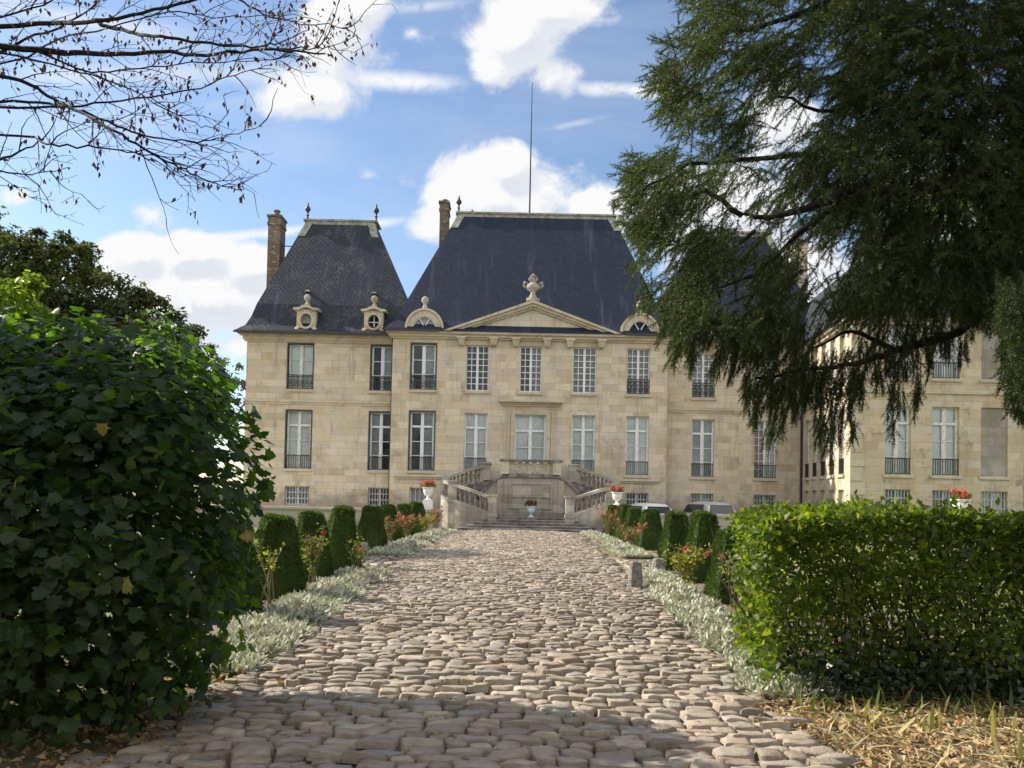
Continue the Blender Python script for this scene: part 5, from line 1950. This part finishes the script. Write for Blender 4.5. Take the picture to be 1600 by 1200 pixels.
    print('conifer shoots', len(SP), 'faces', sum(len(f) for f in Fs))
    k = MB()
    k.tube([(6.6, 9.2, -.1), (6.55, 9.2, 2.5), (6.6, 9.25, 6), (6.5, 9.2, 10), (6.5, 9.2, 14)], [.42, .33, .28, .2, .08], 12)
    k.build('trunk', M_BARKD, t)
    limbs = [([(1700, 200, 8.6), (1560, 260, 8.0), (1420, 300, 7.9), (1330, 300, 7.75), (1265, 325, 7.7), (1200, 338, 7.7), (1160, 335, 7.8)], .075),
             ([(1330, 300, 7.75), (1230, 385, 8.3), (1180, 430, 8.3), (1120, 450, 8.3)], .035),
             ([(1700, 380, 9.2), (1560, 480, 8.8), (1480, 525, 8.1), (1400, 548, 7.95), (1360, 560, 7.9), (1300, 575, 7.9), (1180, 590, 8.0)], .06),
             ([(1400, 548, 8.2), (1330, 520, 8.2), (1270, 545, 8.2)], .03),
             ([(1700, 60, 9.2), (1500, 95, 9), (1400, 120, 8.8), (1300, 175, 8.6), (1220, 150, 8.6)], .05),
             ([(1480, 190, 8.9), (1370, 150, 8.7), (1300, 165, 8.5)], .03),
             ([(1700, -120, 9.3), (1450, -60, 9), (1250, 20, 8.6), (1110, 60, 8.4)], .06),
             ([(1700, 120, 9.2), (1450, 200, 8.6), (1250, 240, 8.3), (1080, 260, 8.2), (1000, 300, 8.2)], .045),
             ([(1160, 335, 8), (1100, 300, 8.1), (1040, 330, 8.2), (1000, 380, 8.2)], .03),
             ([(1180, 360, 8.1), (1120, 420, 8.3), (1080, 480, 8.3)], .022)]
    for pts, r0 in limbs:
        P = [Vector(at(*p)) for p in pts]
        P = spline([tuple(p) for p in P], 4)
        P = [p + Vector(rng.normal(0, .012, 3)) for p in P]
        k = MB()
        k.tube(P, [r0 * (1 - .75 * i / (len(P) - 1)) for i in range(len(P))], 7)
        k.build('limb', M_BARKD, t)


conifer()


# ------------------------------------------------------------------ broadleaf trees
def clump_tree(name, loc, clumps, leafn, lsize, mat, label, cat, seed, trunk_r=.22, trunk_h=None, T=LEAF, TF=LEAF_F, group=None):
    rng = np.random.default_rng(seed)
    t = empty(name, loc, label, cat, group)
    parts = []
    tot = sum(c[3] * c[4] for c in clumps)
    for (x, y, z, r, rz) in clumps:
        n = int(leafn * r * rz / tot)
        nb = max(5, n // 110)
        d = rnd_dirs(nb, rng)
        cc = np.array([x, y, z]) + d * np.array([r, r, rz]) * (.55 + .45 * rng.random((nb, 1)))
        for q in cc:
            m_ = n // nb
            rr = r * rng.uniform(.18, .36)
            dd = rnd_dirs(m_, rng)
            P = q + dd * rr * rng.random((m_, 1)) ** .5 * np.array([1.2, 1.2, .8])
            N = unit(np.array([0, 0, .7]) + dd * .6 + rng.normal(0, .5, (m_, 3)))
            A = unit(np.cross(N, rng.normal(size=(m_, 3))) + np.array([0, 0, -.2]))
            parts.append(scatter(T, TF, P, A, N, lsize * rng.uniform(.6, 1.3, m_)))
    V, Fs = merge(parts)
    link('crown', npmesh('crown', V, Fs), mat, t)
    k = MB()
    x, y, _ = loc
    top = trunk_h or np.mean([c[2] for c in clumps])
    k.tube([(x, y, -.1), (x + .05, y, top * .5), (x, y, top)], [trunk_r, trunk_r * .75, trunk_r * .4], 9)
    for (cx, cy, cz, r, rz) in clumps:
        b0 = Vector((x, y, min(top * .85, cz * .6)))
        e = Vector((cx, cy, cz))
        k.tube([b0, b0.lerp(e, .5) + Vector((0, 0, .2)), e], [trunk_r * .4, trunk_r * .25, trunk_r * .08], 6)
    k.build('trunk', M_BARK, t)
    return t


M_TREE1 = leafmat('olive_tree_leaf', [(.038, .058, .018), (.055, .08, .022), (.078, .10, .028), (.085, .088, .028)], .3, .45, .3, (2.4, 2.3, .8))
M_TREE2 = leafmat('pale_tree_leaf', [(.07, .09, .04), (.10, .12, .05), (.13, .14, .06)], .35, .45, .3, (2.0, 2.0, .9))
M_TREE3 = leafmat('bright_tree_leaf', [(.06, .10, .02), (.10, .15, .025), (.15, .20, .03)], .5, .4, .35, (3.0, 3.0, .6))


def pc(px, py, Y, r, rz):
    p = at(px, py, Y)
    return (p.x, p.y, p.z, r, rz)


clump_tree('broadleaf_tree', (-15.5, 24, 0), [pc(20, 420, 24, 1.6, 1.0), pc(90, 440, 24.5, 1.5, 1.3), pc(150, 480, 24, 1.5, 1.4), pc(-60, 400, 24, 1.8, 1.5), pc(210, 510, 24, 1.4, 1.4), pc(110, 400, 24.3, 1.0, .7), pc(60, 385, 24.3, 1.0, .6), pc(265, 540, 24.5, 1.0, 1.1), pc(60, 520, 23.5, 1.8, 1.8), pc(160, 570, 23.5, 1.8, 1.8), pc(260, 620, 24, 1.5, 1.8)],
           44000, .17, M_TREE1, 'olive green broadleaf tree rising behind the dark bush at the left', 'tree', 61, .3)
clump_tree('broadleaf_tree', (-24.5, 56, 0), [pc(325, 570, 56, 1.6, 1.3), pc(355, 590, 56, 1.5, 1.3), pc(300, 580, 57, 1.8, 1.6), pc(335, 640, 56, 2.5, 2.5)],
           9000, .22, M_TREE2, 'small pale tree far off beside the left corner of the chateau', 'tree', 62, .2)
clump_tree('broadleaf_tree', (-12.4, 18, 0), [pc(10, 452, 18, .8, .5), pc(50, 470, 18, .7, .5), pc(-60, 430, 18, 1.2, .9), pc(0, 500, 18, 1.2, .8)],
           3000, .16, M_TREE3, 'bright green leafy tree above the bush at the left edge', 'tree', 63, .08)
clump_tree('broadleaf_tree', (10.2, 15.5, 0), [pc(1480, 330, 15.5, 1.2, 1.0), pc(1560, 300, 15.5, 1.4, 1.3), pc(1500, 410, 15.5, 1.0, .75), pc(1590, 420, 15.5, 1.2, 1.0), pc(1660, 350, 15.5, 1.6, 1.8), pc(1450, 380, 15.5, .8, .6)],
           11000, .10, M_TREE3, 'bright sunlit broadleaf tree showing through the conifer at the right edge', 'tree', 64, .16)


def shade_tree():
    rng = np.random.default_rng(66)
    t = empty('broadleaf_tree', (-7.4, 5.6, 0), 'dense tree standing left of the dark bush, casting the near shadow on the path', 'tree')
    P, N = [], []
    for c, r, n, e in (((-7.4, 5.2, 3.95), (1.3, 1.75, 1.35), 6500, 4.0), ((-7.3, 4.5, 5.5), (1.3, 1.6, 2.5), 6500, 3.2)):
        p, q = super_shell(c, r, n, e, rng, .4)
        P.append(p); N.append(q)
    P, N = np.concatenate(P), np.concatenate(N)
    n = len(P)
    Nn = unit(N * .6 + np.array([0, 0, .6]) + rng.normal(0, .5, (n, 3)))
    V, Fs = scatter(MAPLE, MAPLE_F, P, unit(np.cross(Nn, rng.normal(size=(n, 3)))), Nn, rng.uniform(.12, .22, n))
    link('crown', npmesh('crown', V, Fs), M_MAPLE, t)
    k = MB()
    k.tube([(-7.4, 5.6, -.1), (-7.35, 5.6, 2.5), (-7.4, 5.6, 6.5)], [.22, .17, .06], 9)
    k.tube([(-7.36, 5.6, 2.6), (-7.2, 4.8, 3.8), (-7.2, 4.0, 5.2)], [.12, .09, .03], 7)
    k.build('trunk', M_BARK, t)


shade_tree()


def added_trees_behind():  # unseen trees added to block sky light and darken the foreground
    for (c, rr, seed, lab) in (((-5.2, -4.6, 5.6), (4.6, 3.0, 5.0), 1, 'unseen leafy tree added behind the camera on the left to darken the foreground'), ((5.6, -4.0, 5.8), (4.4, 3.0, 5.2), 2, 'unseen leafy tree added behind the camera on the right to darken the foreground')):
        rng = np.random.default_rng(80 + seed)
        t = empty('broadleaf_tree', (c[0], c[1], 0), lab, 'tree')
        P, N = super_shell(c, rr, 7000, 2.3, rng, .45)
        Nn = unit(N * .6 + np.array([0, 0, .6]) + rng.normal(0, .5, P.shape))
        V, Fs = scatter(LEAF * np.array([1, 1.3, 1]), LEAF_F, P, unit(np.cross(Nn, rng.normal(size=P.shape))), Nn, rng.uniform(.2, .42, len(P)))
        link('crown', npmesh('crown', V, Fs), M_TREE1, t)
        k = MB()
        k.tube([(c[0], c[1], -.1), (c[0] + .1, c[1], 3), (c[0], c[1], 8)], [.35, .28, .1], 9)
        k.build('trunk', M_BARK, t)


added_trees_behind()

# ------------------------------------------------------------------ bare branches at the upper left
def bare_tree():
    rng = np.random.default_rng(71)
    t = empty('bare_branched_tree', (-7.2, 6.6, 0), 'nearly bare tree whose dark twigs with brown leaves cross the upper left sky', 'tree')
    mains = [([(-260, 70), (-100, 45), (60, 38), (150, 33), (240, 16), (330, -8), (400, -30)], .026, 6.2),
             ([(-260, 120), (-80, 72), (60, 80), (150, 85), (250, 83), (340, 84), (430, 78), (508, 86)], .030, 6.0),
             ([(150, 33), (200, 50), (250, 58), (330, 68), (390, 74), (440, 66), (482, 46)], .017, 6.2),
             ([(-260, 150), (-60, 118), (30, 124), (75, 150), (120, 172), (190, 212), (240, 242), (290, 266), (330, 285), (378, 298)], .016, 5.8),
             ([(-260, 190), (-60, 160), (60, 160), (120, 172), (180, 196), (240, 215), (310, 220), (355, 212), (405, 198)], .013, 5.9),
             ([(-260, 240), (-60, 214), (40, 214), (80, 226), (150, 230), (210, 240), (260, 262), (300, 285)], .011, 5.7),
             ([(-260, 300), (-60, 262), (20, 242), (70, 218)], .018, 5.7),
             ([(-60, 165), (80, 168), (190, 156), (300, 140), (365, 118), (428, 100)], .011, 6.3),
             ([(-260, 90), (-60, 100), (40, 62), (110, 35), (180, -20)], .018, 6.5),
             ([(-260, 60), (-80, 40), (50, 15), (120, -30)], .016, 6.4),
             ([(-200, 130), (20, 95), (90, 60), (150, 48), (260, 20), (350, 28), (430, 22), (500, 32)], .010, 6.7),
             ([(340, -30), (380, 5), (430, 28), (480, 38), (535, 42), (562, 62)], .009, 6.4),
             ([(430, 78), (480, 75), (520, 72), (560, 55)], .007, 6.0),
             ([(-60, 250), (30, 272), (70, 268), (110, 262)], .008, 5.8),
             ([(60, 80), (130, 110), (200, 108), (300, 98), (380, 96), (450, 90)], .009, 6.3),
             ([(-60, 70), (80, 100), (180, 130), (280, 180), (330, 200), (360, 170)], .008, 6.0)]
    LP = []

    def twig(p, d, L, r, level, k):
        pts = [p]
        n = max(3, int(L / .07))
        for i in range(n):
            d = (d + Vector(rng.normal(0, .16, 3)) + Vector((.05, 0, -.02 if level == 1 else .05))).normalized()
            pts.append(pts[-1] + d * (L / n))
        k.tube(pts, [max(.0016, r * (1 - .7 * i / n)) for i in range(n + 1)], 4)
        for i in range(1, n + 1):
            if level < 3 and rng.random() < (.34 if level == 1 else .2):
                a = rng.choice([-1, 1]) * rng.uniform(.4, .9)
                side = Matrix.Rotation(a, 3, Vector((.1, 1, .1)).normalized()) @ d
                side.y += rng.normal(0, .3)
                twig(pts[i], side.normalized(), L * rng.uniform(.35, .6), r * .6, level + 1, k)
            if rng.random() < (.07 if level > 1 else .05):
                for _ in range(rng.integers(2, 6)):
                    LP.append(pts[i] + Vector(rng.normal(0, .018, 3)))
    mm = []
    for pts, r0, Y in mains:
        ctrl = []
        off = rng.normal(0, .15)
        for j, (px, py) in enumerate(pts):
            ctrl.append(tuple(at(px, py, Y + off + .25 * math.sin(j * 1.3 + off * 9))))
        P = [p + Vector(rng.normal(0, .006, 3)) for p in spline(ctrl, 5)]
        k = MB()
        k.tube(P, [max(.003, r0 * (1 - .8 * i / (len(P) - 1))) for i in range(len(P))], 6)
        for i in range(4, len(P)):
            if rng.random() < .42:
                d = (P[i] - P[i - 1]).normalized()
                a = rng.choice([-1, 1]) * rng.uniform(.25, .75)
                side = Matrix.Rotation(a, 3, Vector((.1, 1, .1)).normalized()) @ d
                side.y += rng.normal(0, .35)
                twig(P[i], side.normalized(), rng.uniform(.24, .58) * (1 if i < len(P) * .8 else .6), .005, 1, k)
            if rng.random() < .3:
                for _ in range(rng.integers(1, 5)): LP.append(P[i] + Vector(rng.normal(0, .03, 3)))
        k.build('branch', M_BARKD, t)
    for (px, py, Y, s_, n) in ((475, 50, 6.3, .28, 80), (500, 40, 6.3, .2, 45), (400, 45, 6.3, .25, 45), (100, 60, 6.2, .5, 150), (60, 120, 6.2, .45, 70), (230, 60, 6.2, .4, 60), (270, 165, 6, .25, 30), (320, 268, 5.8, .14, 12), (376, 296, 5.8, .03, 4), (350, 282, 5.8, .06, 7), (170, 120, 6, .3, 25), (20, 90, 6, .35, 40), (250, 130, 6.2, .12, 16)):
        for _ in range(n): LP.append(Vector(at(px, py, Y)) + Vector(rng.normal(0, s_, 3)) * Vector((1, .6, .45)).length / 1.2 if False else Vector(at(px, py, Y)) + Vector((rng.normal(0, s_), rng.normal(0, .15), rng.normal(0, s_ * .35))))
    P = np.array([tuple(p) for p in LP])
    n = len(P)
    A = unit(np.array([0, 0, -1.0]) + rng.normal(0, .4, (n, 3)))
    V, Fs = scatter(LEAF * np.array([1, .85, 1.6]), LEAF_F, P, A, rng.normal(size=(n, 3)), rng.uniform(.03, .062, n))
    link('leaves', npmesh('leaves', V, Fs), leafmat('withered_leaf', [(.07, .035, .022), (.10, .055, .03), (.05, .03, .02)], .18, .6, .2, (1.5, 1.1, .9)), t)
    k = MB()
    k.tube([(-7.2, 6.6, -.1), (-7.1, 6.5, 2), (-7.15, 6.5, 4.5), (-7.3, 6.5, 7.5)], [.3, .24, .2, .1], 12)
    k.build('trunk', M_BARKD, t)


bare_tree()
